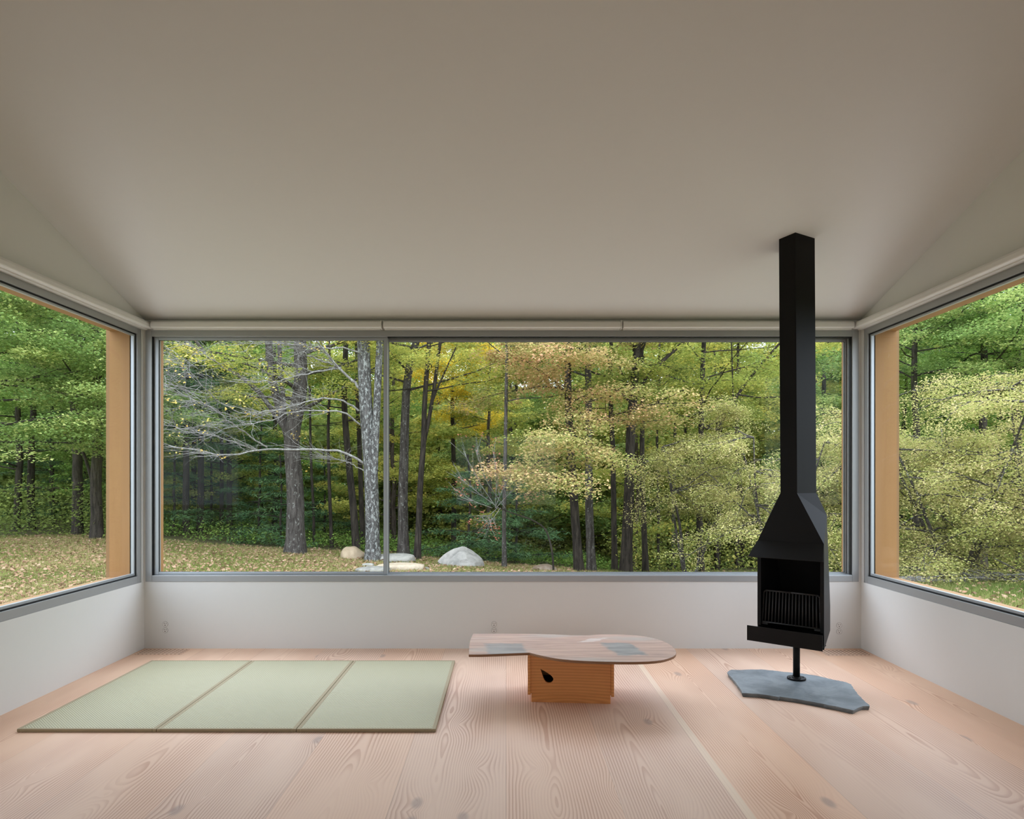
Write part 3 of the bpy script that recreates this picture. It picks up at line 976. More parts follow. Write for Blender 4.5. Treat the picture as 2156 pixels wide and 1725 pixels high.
def at(px, py, d):
    """point at pixel column px and row py, at distance d in front of the camera"""
    return np.array([(px - CX) * d / FPX, d, CZ - (py - CY) * d / FPX])


# ------------------------------------------------------------------ tree building
def tubes(paths):
    V, F = [], []
    base = 0
    for pts, rad, ns in paths:
        pts = np.asarray(pts, float); rad = np.asarray(rad, float)
        n = len(pts)
        t = np.gradient(pts, axis=0)
        t /= np.linalg.norm(t, axis=1, keepdims=True) + 1e-9
        mt = t.mean(0)
        ref = np.array([0, 0, 1.0]) if abs(mt[2]) < 0.7 else np.array([1.0, 0, 0])
        u = np.cross(t, ref); u /= np.linalg.norm(u, axis=1, keepdims=True) + 1e-9
        w = np.cross(t, u)
        a = np.linspace(0, 2 * np.pi, ns, endpoint=False)
        ring = (u[:, None, :] * np.cos(a)[None, :, None] + w[:, None, :] * np.sin(a)[None, :, None]) * rad[:, None, None] + pts[:, None, :]
        V.append(ring.reshape(-1, 3))
        i = np.arange(n - 1)[:, None] * ns; j = np.arange(ns)[None, :]; j2 = (j + 1) % ns
        f = np.stack([i + j, i + j2, i + ns + j2, i + ns + j], -1).reshape(-1, 4) + base
        F.append(f)
        base += n * ns
    return np.concatenate(V), np.concatenate(F)


def smooth_path(pts, n):
    pts = np.asarray(pts, float)
    s = np.concatenate([[0], np.cumsum(np.linalg.norm(np.diff(pts, axis=0), axis=1))])
    q = np.linspace(0, s[-1], n)
    out = np.stack([np.interp(q, s, pts[:, k]) for k in range(pts.shape[1])], 1)
    if n > 4:      # soften the corners
        o = out.copy()
        o[1:-1] = 0.25 * out[:-2] + 0.5 * out[1:-1] + 0.25 * out[2:]
        out = o
    return out


def branch(rg, p0, az, el, length, n=7, wob=0.12, lift=0.0):
    """wandering polyline"""
    pts = [np.array(p0, float)]
    st = length / (n - 1)
    for i in range(n - 1):
        az += rg.normal(0, wob); el += rg.normal(0, wob * 0.7) + lift / (n - 1)
        d = np.array([math.cos(el) * math.cos(az), math.cos(el) * math.sin(az), math.sin(el)])
        pts.append(pts[-1] + d * st)
    return np.array(pts)


def leaves_from_sprays(rg, cen, dirs, rad, per, size, tilt=0.45, thick=0.06, tint=None, droop=0.25, aspect=0.75):
    """cen (m,3) spray centres; each gets 'per' leaves in a flattened disc"""
    m = len(cen)
    n = m * per
    c = np.repeat(cen, per, 0)
    rr = np.repeat(np.broadcast_to(rad, (m,)), per) * np.sqrt(rg.random(n))
    an = rg.random(n) * 2 * np.pi
    off = np.stack([rr * np.cos(an), rr * np.sin(an), rg.normal(0, thick, n) - droop * rr * rr / (np.repeat(np.broadcast_to(rad, (m,)), per) + 1e-6)], 1)
    c = c + off
    nr = np.stack([rg.normal(0, tilt, n), rg.normal(0, tilt, n), np.ones(n)], 1)
    nr /= np.linalg.norm(nr, axis=1, keepdims=True)
    ya = rg.random(n) * 2 * np.pi
    t = np.stack([np.cos(ya), np.sin(ya), np.zeros(n)], 1)
    t = t - nr * (t * nr).sum(1, keepdims=True); t /= np.linalg.norm(t, axis=1, keepdims=True)
    b = np.cross(nr, t)
    s = (size * (0.65 + 0.7 * rg.random(n)))[:, None]
    fold = nr * s * 0.12
    q = np.empty((n, 4, 3))
    q[:, 0] = c - t * s * 0.5
    q[:, 1] = c + b * s * 0.5 * aspect - t * s * 0.08 + fold
    q[:, 2] = c + t * s * 0.55
    q[:, 3] = c - b * s * 0.5 * aspect - t * s * 0.08 + fold
    f = np.arange(n * 4).reshape(n, 4)
    ct = rg.random(m) if tint is None else tint
    tn = np.clip(np.repeat(ct, per) * 0.62 + rg.random(n) * 0.38, 0, 1)
    return q.reshape(-1, 3), f, np.repeat(tn, 4)


def merge(parts):
    V, F, Tn = [], [], []
    b = 0
    for v, f, t in parts:
        V.append(v); F.append(f + b); Tn.append(t); b += len(v)
    return np.concatenate(V), np.concatenate(F), np.concatenate(Tn)


def crown(rg, trunk, rad, z0, z1, nb, blen, el=0.15, lift=0.1, sub=6, per=26, srad=0.32, lsize=0.11, tilt=0.45, az_bias=None, tintf=None, br=0.32, dens=1.0, fine=5.2):
    """branches off a trunk path with sprays of leaves; returns tube paths and leaf arrays"""
    paths, cens, dr = [], [], []
    zs = trunk[:, 2]
    for k in range(nb):
        h = z0 + (z1 - z0) * ((k + rg.random()) / nb)
        i = int(np.clip(np.searchsorted(zs, h), 1, len(zs) - 1))
        f = (h - zs[i - 1]) / (zs[i] - zs[i - 1] + 1e-9)
        f = float(np.clip(f, 0, 1))
        p0 = trunk[i - 1] * (1 - f) + trunk[i] * f
        r0 = (rad[i - 1] * (1 - f) + rad[i] * f) * br
        if az_bias is None: az = k * 2.4 + rg.normal(0, 0.4)
        else: az = az_bias[0] + rg.normal(0, az_bias[1])
        frac = (h - z0) / (z1 - z0 + 1e-9)
        ln = blen * (0.75 + 0.5 * rg.random()) * (1.05 - 0.45 * frac)
        bp = branch(rg, p0, az, el + rg.normal(0, 0.15) + frac * 0.25, ln, 8, 0.13, lift)
        r0 = min(max(r0, 0.012), 0.05 + 0.01 * ln)
        paths.append((bp, np.linspace(r0, 0.005, 8), 6))
        for s in range(sub):
            tpos = 0.25 + 0.75 * (s + rg.random()) / sub
            q = tpos * 7; a = int(min(6, q)); ff = q - a
            sp = bp[a] * (1 - ff) + bp[a + 1] * ff
            dv = bp[a + 1] - bp[a]
            saz = math.atan2(dv[1], dv[0]) + (1 if s % 2 else -1) * (0.6 + 0.5 * rg.random())
            sl = ln * (0.22 + 0.25 * rg.random()) * (1.15 - 0.5 * tpos)
            sbp = branch(rg, sp, saz, rg.normal(0.05, 0.2), sl, 5, 0.16, lift * 0.5)
            paths.append((sbp, np.linspace(max(0.005, r0 * 0.4 * (1.1 - tpos)), 0.003, 5), 4))
            nc = max(1, int(round(dens * (1.0 + sl / (srad * 1.3)))))
            for c in range(nc):
                g = (c + 0.8) / nc
                qq = min(g, 1.0) * 4; a2 = int(min(3, qq)); f2 = qq - a2
                cens.append(sbp[a2] * (1 - f2) + sbp[a2 + 1] * f2 + np.array([0, 0, 0.0]))
        cens.append(bp[-1]); cens.append(bp[-2])
    cens = np.array(cens)
    per, lsize = int(per * fine), lsize / math.sqrt(fine) * 1.08
    tint = None
    if tintf is not None: tint = np.clip(tintf(cens, rg), 0, 1)
    lv = leaves_from_sprays(rg, cens, None, srad * (0.7 + 0.6 * rg.random(len(cens))), per, lsize, tilt, tint=tint)
    return paths, lv


# leaf palettes (dark to light along 'tint')
LEAF = dict(
    maple_green=leaf_mat('maple_green_leaves', [(0.0, (0.10, 0.17, 0.05)), (0.45, (0.20, 0.285, 0.085)), (0.8, (0.34, 0.39, 0.13)), (1.0, (0.48, 0.48, 0.19))], 0.4),
    deep_green=leaf_mat('deep_green_leaves', [(0.0, (0.07, 0.13, 0.035)), (0.5, (0.14, 0.23, 0.05)), (1.0, (0.28, 0.36, 0.09))], 0.35),
    lime=leaf_mat('yellow_green_leaves', [(0.0, (0.14, 0.185, 0.045)), (0.4, (0.27, 0.30, 0.07)), (0.75, (0.42, 0.39, 0.095)), (1.0, (0.58, 0.45, 0.11))], 0.45),
    gold=leaf_mat('golden_leaves', [(0.0, (0.34, 0.33, 0.05)), (0.5, (0.62, 0.47, 0.06)), (1.0, (0.80, 0.52, 0.08))], 0.45),
    rust=leaf_mat('orange_tinged_leaves', [(0.0, (0.13, 0.17, 0.04)), (0.4, (0.25, 0.26, 0.08)), (0.68, (0.44, 0.335, 0.15)), (1.0, (0.56, 0.30, 0.19))], 0.4),
    pale=leaf_mat('pale_olive_leaves', [(0.0, (0.15, 0.19, 0.05)), (0.4, (0.29, 0.30, 0.095)), (0.75, (0.40, 0.35, 0.15)), (1.0, (0.50, 0.385, 0.22))], 0.35),
    pine=leaf_mat('pine_needles', [(0.0, (0.04, 0.085, 0.04)), (0.5, (0.075, 0.14, 0.06)), (1.0, (0.13, 0.20, 0.08))], 0.2),
    mixed=leaf_mat('woodland_leaves', [(0.0, (0.09, 0.13, 0.04)), (0.4, (0.20, 0.24, 0.06)), (0.75, (0.35, 0.345, 0.09)), (1.0, (0.50, 0.42, 0.12))], 0.4),
    yellow_few=leaf_mat('yellow_autumn_leaves', [(0.0, (0.55, 0.36, 0.08)), (1.0, (0.85, 0.55, 0.16))], 0.4),
    red_few=leaf_mat('red_autumn_leaves', [(0.0, (0.25, 0.09, 0.06)), (1.0, (0.40, 0.19, 0.11))], 0.4),
    litter=leaf_mat('fallen_leaves', [(0.0, (0.22, 0.125, 0.085)), (0.5, (0.37, 0.22, 0.135)), (1.0, (0.50, 0.36, 0.245))], 0.1, 0.92),
    grass=leaf_mat('grass_blades', [(0.0, (0.15, 0.21, 0.05)), (0.5, (0.30, 0.305, 0.10)), (1.0, (0.42, 0.36, 0.165))], 0.3, 0.92),
)
BARK = dict(
    brown=bark_mat('brown_bark', (0.085, 0.065, 0.05), (0.24, 0.19, 0.15)),
    dark=bark_mat('dark_bark', (0.05, 0.042, 0.035), (0.14, 0.115, 0.09)),
    grey=bark_mat('grey_bark', (0.085, 0.072, 0.062), (0.22, 0.195, 0.17), 0.15, (0.30, 0.31, 0.27)),
    lichen=bark_mat('lichen_bark', (0.07, 0.065, 0.06), (0.20, 0.19, 0.175), 0.40, (0.31, 0.325, 0.30), 0.62),
    twig=bark_mat('grey_twigs', (0.22, 0.205, 0.185), (0.38, 0.36, 0.33), 0.3, (0.40, 0.41, 0.37), 0.8),
)


def trunk_px(pts, d, wob=0.0, top=8.5, rg=None):
    """trunk path through pixel points, all at distance d, then carried on upward"""
    P = [at(px, py, d) for px, py in pts]
    P[0][2] = min(P[0][2], float(gz(P[0][0], d)))
    P[0][2] -= 0.05
    P = [np.array(p) for p in P]
    v = P[-1] - P[-2]; v /= np.linalg.norm(v)
    if P[-1][2] < top:
        v = v * 0.5 + np.array([0, 0, 0.6])
        P.append(P[-1] + v / v[2] * (top - P[-1][2]))
    return np.array(P)


def place_tree(name, label, cat, base, tube_paths, leaf_parts, bark, leaf, group=None, extra=()):
    """thing > trunk, branches, foliage"""
    base = np.asarray(base, float)
    t = tag(empty(name, tuple(base)), label, cat, group)
    tr, bs = tube_paths
    v, f = tubes(tr)
    link_mesh('trunk', np_mesh('trunk', v - base, f), BARK[bark], t)
    if bs:
        v, f = tubes(bs)
        link_mesh('branches', np_mesh('branches', v - base, f), BARK[extra[0] if extra else bark], t)
    if leaf_parts:
        v, f, tn = merge(leaf_parts)
        link_mesh('foliage', np_mesh('foliage', v - base, f, False, tn), LEAF[leaf], t)
    return t


def broadleaf(name, label, pts, d, wpx, bark, leaf, seed, z0=1.2, z1=7.0, nb=16, blen=2.6, top=8.0, forks=(), **kw):
    """tree whose trunk follows pixel points; forks are further limbs [(pts, wpx)]"""
    rg = np.random.default_rng(seed)
    z1, top = min(z1, 5.8), min(top, 6.8)
    tp = smooth_path(trunk_px(pts, d, top=top), 22)
    k = d / FPX / 2
    rad = np.linspace(wpx * k, wpx * k * 0.45, 22)
    rad[0] *= 1.35; rad[1] *= 1.1
    tp[:, 1] += np.cumsum(rg.normal(0, 0.02, 22))
    tr = [(tp, rad, 12)]
    br, lv = [], []
    for (fp_, fw, ftop) in forks:
        P = [at(px, py, d) for px, py in fp_]
        if ftop:
            v = P[-1] - P[-2]; v /= np.linalg.norm(v)
            P.append(P[-1] + v * ftop)
        q = smooth_path(np.array(P), 14)
        r = np.linspace(fw * k, fw * k * 0.5, 14)
        tr.append((q, r, 9))
    bp, l = crown(rg, tp, rad, z0, z1, nb, blen, **kw)
    br += bp; lv.append(l)
    b = tp[0].copy(); b[2] = float(gz(b[0], b[1]))
    return place_tree(name, label, 'tree', b, (tr, br), lv, bark, leaf)


tint_mix = lambda a, b: (lambda c, rg: a + b * rg.random(len(c)))

# --- left of the far window
broadleaf('broadleaf_tree', 'big grey-brown forked tree left of the mottled grey double trunk',
          [(621, 1166), (622, 1080), (619, 990), (612, 930), (622, 880), (634, 820), (633, 720)], 15.0, 40, 'grey', 'lime', 21,
          z0=2.4, z1=6.5, nb=14, blen=2.8, per=24, srad=0.34, lsize=0.11, dens=0.8,
          forks=[([(612, 940), (598, 880), (578, 830), (568, 780), (566, 720)], 20, 2.5), ([(600, 905), (575, 868), (548, 825), (520, 800), (470, 770), (430, 745), (400, 700)], 11, 1.0),
                 ([(598, 880), (596, 830), (590, 780), (588, 720)], 11, 2.0)])

# mottled grey double trunk with long bare limbs
def lichen_tree():
    rg = np.random.default_rng(33)
    d = 14.0
    k = d / FPX / 2
    cr = lambda a: (280 + a[0] / 2.695, 620 + a[1] / 2.695)
    t1 = smooth_path(trunk_px([(785, 1180), (784, 1100), (782, 1010), (776, 930), (769, 840), (765, 720)], d, top=8.5), 24)
    t2 = smooth_path(np.array([at(786, 1050, d), at(790, 960, d), at(794, 870, d), at(797, 800, d), at(801, 720, d), at(806, 600, d), at(812, 480, d)]), 18)
    t2[:, 1] -= 0.06
    tr = [(t1, np.concatenate([[40 * k], np.linspace(30, 22, 23) * k]) * 1.0, 14), (t2, np.linspace(17, 13, 18) * k, 12)]
    limbs = [
        ([(1310, 960), (1250, 920), (1150, 885), (1000, 880), (850, 880), (760, 865), (700, 890), (600, 910), (480, 915), (350, 880), (200, 860)], 5.5, -2.4),
        ([(1290, 740), (1230, 690), (1170, 660), (1000, 660), (880, 670), (780, 720), (640, 735)], 4.2, -1.6),
        ([(1280, 660), (1200, 600), (1100, 585), (980, 610), (850, 650), (700, 675), (600, 670)], 4.2, -2.0),
        ([(1290, 540), (1200, 450), (1130, 380), (1080, 310), (1050, 265), (1010, 190)], 6.5, -1.0),
        ([(1180, 415), (1130, 425), (1000, 445), (850, 490), (750, 500), (640, 490)], 3.6, -1.8),
        ([(1320, 350), (1230, 305), (1100, 305), (950, 290), (800, 280), (640, 262)], 3.6, -1.4),
        ([(1130, 400), (1000, 350), (900, 290), (820, 240)], 3.6, -1.2),
        ([(760, 868), (650, 790), (560, 740), (470, 650), (330, 590), (170, 500)], 3.4, -2.2),
        ([(720, 890), (600, 850), (450, 800), (300, 760), (170, 745)], 2.6, -2.6),
        ([(640, 735), (560, 690), (440, 640), (300, 560), (180, 420)], 2.4, -2.4),
        ([(600, 670), (480, 610), (380, 500), (260, 380), (170, 290)], 2.4, -2.6),
        ([(640, 490), (520, 420), (400, 330), (300, 270)], 2.4, -2.2),
        ([(1310, 1000), (1230, 960), (1160, 930), (1080, 935)], 2.4, 0.8),
    ]
    br, cens = [], []
    for pts, w, dy in limbs:
        P = np.array([at(*cr(p), d) for p in pts])
        # the limbs also come towards the house; stay on the same sight line
        n = len(P)
        for i in range(n):
            dd = d + dy * (i / (n - 1)) ** 1.2
            px_, py_ = cr(pts[i])
            P[i] = at(px_, py_, dd)
        q = smooth_path(P, 20)
        q[1:-1] += rg.normal(0, 0.012, (18, 3))
        br.append((q, np.linspace(w * k, max(0.7, w * 0.3) * k, 20), 7))
        # side twigs
        for s in range(24):
            a = rg.integers(6, 19)
            dv = q[a] - q[a - 1]
            az = math.atan2(dv[1], dv[0]) + rg.choice([-1, 1]) * rg.uniform(0.25, 1.0)
            tw = branch(rg, q[a], az, rg.normal(0.12, 0.3), rg.uniform(0.35, 1.1), 6, 0.2)
            br.append((tw, np.linspace(0.0048, 0.0016, 6), 4))
            for s2 in range(3):
                a2 = rg.integers(1, 5)
                dv = tw[a2 + 1] - tw[a2]
                az2 = math.atan2(dv[1], dv[0]) + rg.choice([-1, 1]) * rg.uniform(0.3, 0.9)
                t3 = branch(rg, tw[a2], az2, rg.normal(0.1, 0.35), rg.uniform(0.15, 0.5), 4, 0.25)
                br.append((t3, np.linspace(0.0025, 0.0012, 4), 3))
                if rg.random() < 0.065: cens.append(t3[-1])
    cens = np.array(cens)
    lv = leaves_from_sprays(rg, cens, None, 0.10, 6, 0.048, 0.6)
    b = t1[0].copy(); b[2] = float(gz(b[0], b[1]))
    place_tree('broadleaf_tree', 'double tree trunk mottled with pale lichen, long bare limbs reaching left', 'tree', b, (tr, br), [lv], 'lichen', 'yellow_few', extra=('twig',))


lichen_tree()

broadleaf('broadleaf_tree', 'straight grey trunk just right of the sliding sash stile', [(850, 1172), (848, 1050), (853, 900), (858, 800), (868, 740), (882, 715)], 15.5, 23, 'grey', 'lime', 41,
          z0=2.8, z1=7, nb=11, blen=2.3, per=22, dens=0.7)
broadleaf('broadleaf_tree', 'slim dark trunk splitting into a narrow V right of the sash stile', [(878, 1176), (885, 1020), (893, 930), (894, 850), (903, 730)], 15.0, 14, 'dark', 'lime', 42,
          z0=2.6, z1=7, nb=9, blen=2.0, per=20, dens=0.6, forks=[([(893, 930), (904, 880), (914, 820), (920, 770), (927, 720)], 9, 2.5), ([(905, 860), (922, 815), (938, 780)], 5, 0.6)])
broadleaf('broadleaf_tree', 'thin pale trunk standing alone right of the pointed grey boulder', [(1062, 1197), (1061, 1100), (1064, 950), (1067, 740)], 14.0, 9.5, 'grey', 'mixed', 43,
          z0=2.4, z1=6, nb=9, blen=1.8, per=22, dens=0.7)

for (lb, pts, d, w, sd) in (
        ('very slim dark trunk right of the big forked tree, first of two', [(662, 1166), (660, 1080), (655, 950), (652, 800), (656, 700)], 17.5, 6.5, 46),
        ('very slim dark trunk right of the big forked tree, second of two', [(699, 1170), (697, 1050), (694, 930), (698, 800), (694, 700)], 17.5, 8, 47),
        ('dark crooked trunk in the shade just left of the mottled double trunk', [(752, 1174), (744, 1080), (732, 960), (722, 850), (728, 700)], 17.0, 17, 48),
        ('dark trunk half hidden behind the mottled double trunk', [(766, 1174), (760, 1050), (757, 920), (752, 800), (750, 700)], 18.0, 12, 49)):
    broadleaf('broadleaf_tree', lb, pts, d, w, 'dark', 'deep_green' if sd % 2 else 'lime', sd, z0=2.2, z1=6, nb=8, blen=1.9, per=18, dens=0.6)

# --- the middle group
rust_t = lambda c, rg: 0.36 + 0.55 * rg.random(len(c)) + 0.16 * np.sin(c[:, 0] * 1.7 + c[:, 2] * 2.1)
broadleaf('broadleaf_tree', 'orange-tinged maple with two near trunks left of centre of the right sash', [(1220, 1212), (1210, 1080), (1202, 950), (1195, 830), (1196, 720)], 14.0, 20, 'dark', 'rust', 51,
          z0=0.9, z1=5.2, nb=20, blen=2.5, per=24, srad=0.34, lsize=0.10, dens=0.8, az_bias=(-1.8, 1.0), lift=-0.5, tintf=rust_t)
broadleaf('broadleaf_tree', 'tall grey trunk touching the orange-tinged maple on its right', [(1246, 1212), (1240, 1070), (1240, 930), (1238, 720)], 14.6, 19, 'grey', 'rust', 52,
          z0=2.2, z1=6.5, nb=12, blen=2.2, per=22, dens=0.7, az_bias=(-1.4, 0.9), tintf=rust_t)
broadleaf('broadleaf_tree', 'stout leaning trunk that forks high, in the middle of the right sash', [(1317, 1212), (1322, 1090), (1329, 900), (1337, 800), (1343, 720)], 14.5, 25, 'dark', 'mixed', 53,
          z0=2.6, z1=7, nb=13, blen=2.7, per=22, dens=0.7,
          forks=[([(1337, 830), (1365, 790), (1400, 755), (1440, 720)], 9, 1.5), ([(1345, 875), (1385, 845), (1420, 830)], 5, 0.8), ([(1330, 850), (1300, 820), (1270, 812), (1250, 815)], 6, 0.6), ([(1332, 830), (1305, 780), (1285, 720)], 6, 1.0)])
broadleaf('broadleaf_tree', 'narrow dark trunk right beside the stout leaning trunk', [(1359, 1212), (1356, 1090), (1352, 960), (1356, 820), (1350, 720)], 15.5, 13, 'dark', 'lime', 54,
          z0=2.5, z1=6.5, nb=10, blen=2.2, per=20, dens=0.6)
broadleaf('broadleaf_tree', 'narrow dark trunk between the grey trunk and the stout leaning trunk', [(1294, 1212), (1292, 1090), (1290, 930), (1284, 800), (1288, 720)], 16.5, 13, 'dark', 'mixed', 55,
          z0=2.4, z1=6.5, nb=10, blen=2.2, per=20, dens=0.6)
broadleaf('broadleaf_tree', 'lime-leaved tree with long slanting boughs, left of the black flue', [(1475, 1212), (1474, 1090), (1478, 960), (1480, 850), (1484, 720)], 15.5, 15, 'dark', 'lime', 56,
          z0=2.1, z1=6.5, nb=17, blen=2.9, per=26, dens=0.9, lift=0.1,
          forks=[([(1508, 905), (1530, 870), (1560, 820), (1600, 770), (1640, 725)], 6.5, 1.5), ([(1545, 830), (1600, 838), (1640, 836)], 3.5, 0.6), ([(1480, 900), (1508, 905)], 7, 0.0), ([(1544, 845), (1542, 780), (1540, 720)], 3.5, 0.8)])

# pale multi-stem small-leaved trees on the right
def pale_tree(label, px, d, seed, hgt, spread, nst, count, per, lean=0.0, low=2):
    rg = np.random.default_rng(seed)
    b = at(px, 1200, d); b[2] = float(gz(b[0], d))
    tr, br, cens = [], [], []
    for s in range(nst):
        az = s * 2 * math.pi / nst + rg.uniform(-.3, .3)
        st = branch(rg, b + np.array([0.1 * math.cos(az), 0.1 * math.sin(az), -0.1]), az, 1.12 + rg.normal(0, .08), hgt * rg.uniform(.8, 1.05), 10, 0.07, 0.1)
        st[:, 0] += lean * np.linspace(0, 1, 10)
        tr.append((st, np.linspace(0.036, 0.010, 10), 8))
        for q in range(count):
            a = rg.integers(low, 10)
            az2 = rg.uniform(0, 2 * math.pi)
            ln = spread * rg.uniform(.6, 1.1) * (1.1 - 0.055 * a)
            bp = branch(rg, st[a], az2, rg.normal(0.15, 0.2), ln, 8, 0.14, -0.45)
            br.append((bp, np.linspace(0.016, 0.004, 8), 5))
            for s3 in range(7):
                i = rg.integers(1, 7)
                dv = bp[i + 1] - bp[i]
                az3 = math.atan2(dv[1], dv[0]) + rg.choice([-1, 1]) * rg.uniform(0.3, 1.0)
                t3 = branch(rg, bp[i], az3, rg.normal(-0.05, 0.2), rg.uniform(0.3, 0.75), 4, 0.2, -0.3)
                br.append((t3, np.linspace(0.006, 0.002, 4), 4))
                cens += [t3[1], t3[2], t3[3]]
    cens = np.array(cens)
    lv = leaves_from_sprays(rg, cens, None, 0.21, int(per * 5.2), 0.029, 0.55, thick=0.05, tint=0.25 + 0.7 * rg.random(len(cens)))
    place_tree('small_leaved_tree', label, 'tree', b, (tr, br), [lv], 'grey', 'pale', extra=('grey',))


pale_tree('pale olive small-leaved tree with drooping boughs filling the right side window', 2010, 10.8, 61, 3.5, 1.9, 5, 13, 13)
pale_tree('pale olive small-leaved tree behind the black flue of the fireplace', 1640, 12.0, 62, 3.2, 1.7, 4, 11, 12, low=4)
pale_tree('pale olive small-leaved tree at the right edge of the side window', 2230, 10.0, 63, 3.2, 1.8, 4, 11, 12)
pale_tree('slight pale olive tree right of the middle trunks, below the lime boughs', 1450, 14.0, 64, 2.9, 1.5, 3, 8, 12, low=6)

for (lb, pts, d, w, sd) in (
        ('slim dark far trunk, first right of the narrow trunk by the leaning one', [(1386, 1205), (1388, 1080), (1384, 930), (1390, 720)], 18.5, 7, 57),
        ('slim grey far trunk low between the leaning trunk and the lime tree', [(1418, 1205), (1416, 1080), (1420, 930), (1414, 720)], 20.0, 9, 58),
        ('slim dark far trunk just left of the lime tree with slanting boughs', [(1446, 1205), (1448, 1080), (1444, 930), (1450, 720)], 21.0, 8, 59),
        ('slim dark far trunk just right of the lime tree with slanting boughs', [(1510, 1205), (1508, 1080), (1512, 930), (1506, 720)], 19.0, 8, 60),
        ('slim dark far trunk left of the fireplace hood', [(1551, 1205), (1553, 1080), (1549, 930), (1554, 720)], 20.0, 9, 65)):
    broadleaf('broadleaf_tree', lb, pts, d, w, 'grey' if sd == 58 else 'dark', 'lime' if sd % 2 else 'mixed', sd, z0=2.4, z1=6.5, nb=9, blen=2.0, per=18, dens=0.6)

# left side window: the big green maple and its neighbours
broadleaf('broadleaf_tree', 'bright green maple with tiered boughs filling the left side window', [(-70, 1142), (-66, 1000), (-72, 850), (-66, 600)], 14.0, 24, 'dark', 'maple_green', 71,
          z0=1.7, z1=7.5, nb=26, blen=3.0, per=30, srad=0.42, lsize=0.125, dens=0.9, lift=-0.15, az_bias=(-0.3, 1.2), top=9)
broadleaf('broadleaf_tree', 'dark trunk next to the timber jamb in the left side window, leaves bright green', [(205, 1142), (204, 1040), (210, 960), (206, 800), (210, 640)], 16.0, 24, 'dark', 'maple_green', 72,
          z0=2.3, z1=7.5, nb=20, blen=3.0, per=28, srad=0.4, lsize=0.12, dens=0.8, lift=-0.1, top=9,
          forks=[([(205, 1060), (188, 990), (175, 950), (160, 925), (120, 905)], 8, 0.6)])
broadleaf('broadleaf_tree', 'middle dark trunk in the left side window, second from the timber jamb', [(164, 1142), (163, 1050), (166, 980), (160, 850), (165, 640)], 17.5, 22, 'dark', 'deep_green', 73,
          z0=2.6, z1=8, nb=16, blen=2.8, per=26, srad=0.4, lsize=0.12, dens=0.8, top=9)
broadleaf('broadleaf_tree', 'thin far trunk at the left edge of the left side window', [(66, 1140), (64, 1060), (68, 900), (70, 640)], 19.5, 16, 'dark', 'deep_green', 74,
          z0=2.4, z1=8, nb=14, blen=2.6, per=26, srad=0.4, lsize=0.12, dens=0.8, top=9)
# right side window: darker trees above the pale ones
broadleaf('broadleaf_tree', 'dark-stemmed green tree rising behind the pale tree in the right side window', [(2068, 1205), (2072, 1000), (2080, 800), (2078, 600)], 16.5, 20, 'dark', 'maple_green', 81,
          z0=3.4, z1=8.5, nb=20, blen=2.9, per=28, srad=0.42, lsize=0.12, dens=0.8, lift=-0.1, top=9.5)
broadleaf('broadleaf_tree', 'green tree at the far right edge of the right side window, behind the pale trees', [(2150, 1205), (2146, 1000), (2140, 800), (2150, 600)], 17.5, 20, 'dark', 'deep_green', 82,
          z0=3.2, z1=8.5, nb=18, blen=2.9, per=28, srad=0.42, lsize=0.12, dens=0.8, top=9.5)
broadleaf('broadleaf_tree', 'green tree beside the timber jamb in the right side window', [(1925, 1205), (1930, 1000), (1922, 800), (1928, 600)], 17.0, 17, 'dark', 'maple_green', 83,
          z0=3.2, z1=8.5, nb=16, blen=2.6, per=26, srad=0.4, lsize=0.12, dens=0.8, top=9.5)

# golden tree far back
broadleaf('broadleaf_tree', 'golden-leaved tree far back, right of the narrow V trunk', [(955, 1190), (956, 1000), (952, 850), (955, 720)], 21.0, 12, 'dark', 'gold', 91,
          z0=2.3, z1=6.8, nb=14, blen=2.0, per=26, srad=0.36, lsize=0.13, dens=0.9)

# bare spray with red leaves
def bare_shrub():
    rg = np.random.default_rng(95)
    d = 12.8
    b = at(1166, 1200, d); b[2] = float(gz(b[0], d))
    tr = [(smooth_path(np.array([b - [0, 0, .05], at(1163, 1160, d), at(1150, 1112, d), at(1118, 1093, d), at(1085, 1083, d), at(1045, 1068, d)]), 16), np.linspace(0.021, 0.010, 16), 7)]
    br, cens = [], []
    for (px, py) in ((950, 990), (975, 950), (1000, 945), (1040, 960), (1075, 1000), (1090, 1020), (955, 1030), (1010, 1090), (1030, 1098)):
        q = smooth_path(np.array([at(1045 + rg.uniform(-12, 20), 1070, d), at((1045 + px) / 2 + rg.uniform(-6, 6), (1072 + py) / 2 + 4, d - .2), at(px, py, d - .5)]), 10)
        br.append((q, np.linspace(0.0065, 0.0025, 10), 5))
        for s in range(12):
            a = rg.integers(3, 9); dv = q[a] - q[a - 1]
            t3 = branch(rg, q[a], math.atan2(dv[1], dv[0]) + rg.choice([-1, 1]) * rg.uniform(.3, .8), math.atan2(dv[2], abs(dv[0]) + .01) + rg.normal(0, .25), rg.uniform(.15, .5), 4, 0.2)
            br.append((t3, np.linspace(0.004, 0.0018, 4), 3))
            if rg.random() < 0.4: cens.append(t3[-1])
    lv = leaves_from_sprays(rg, np.array(cens), None, 0.10, 6, 0.045, 0.6)
    place_tree('bare_shrub', 'nearly bare reddish sapling with a fan of grey twigs above the boulders', 'sapling', b, (tr, br), [lv], 'dark', 'red_few', extra=('twig',))


bare_shrub()


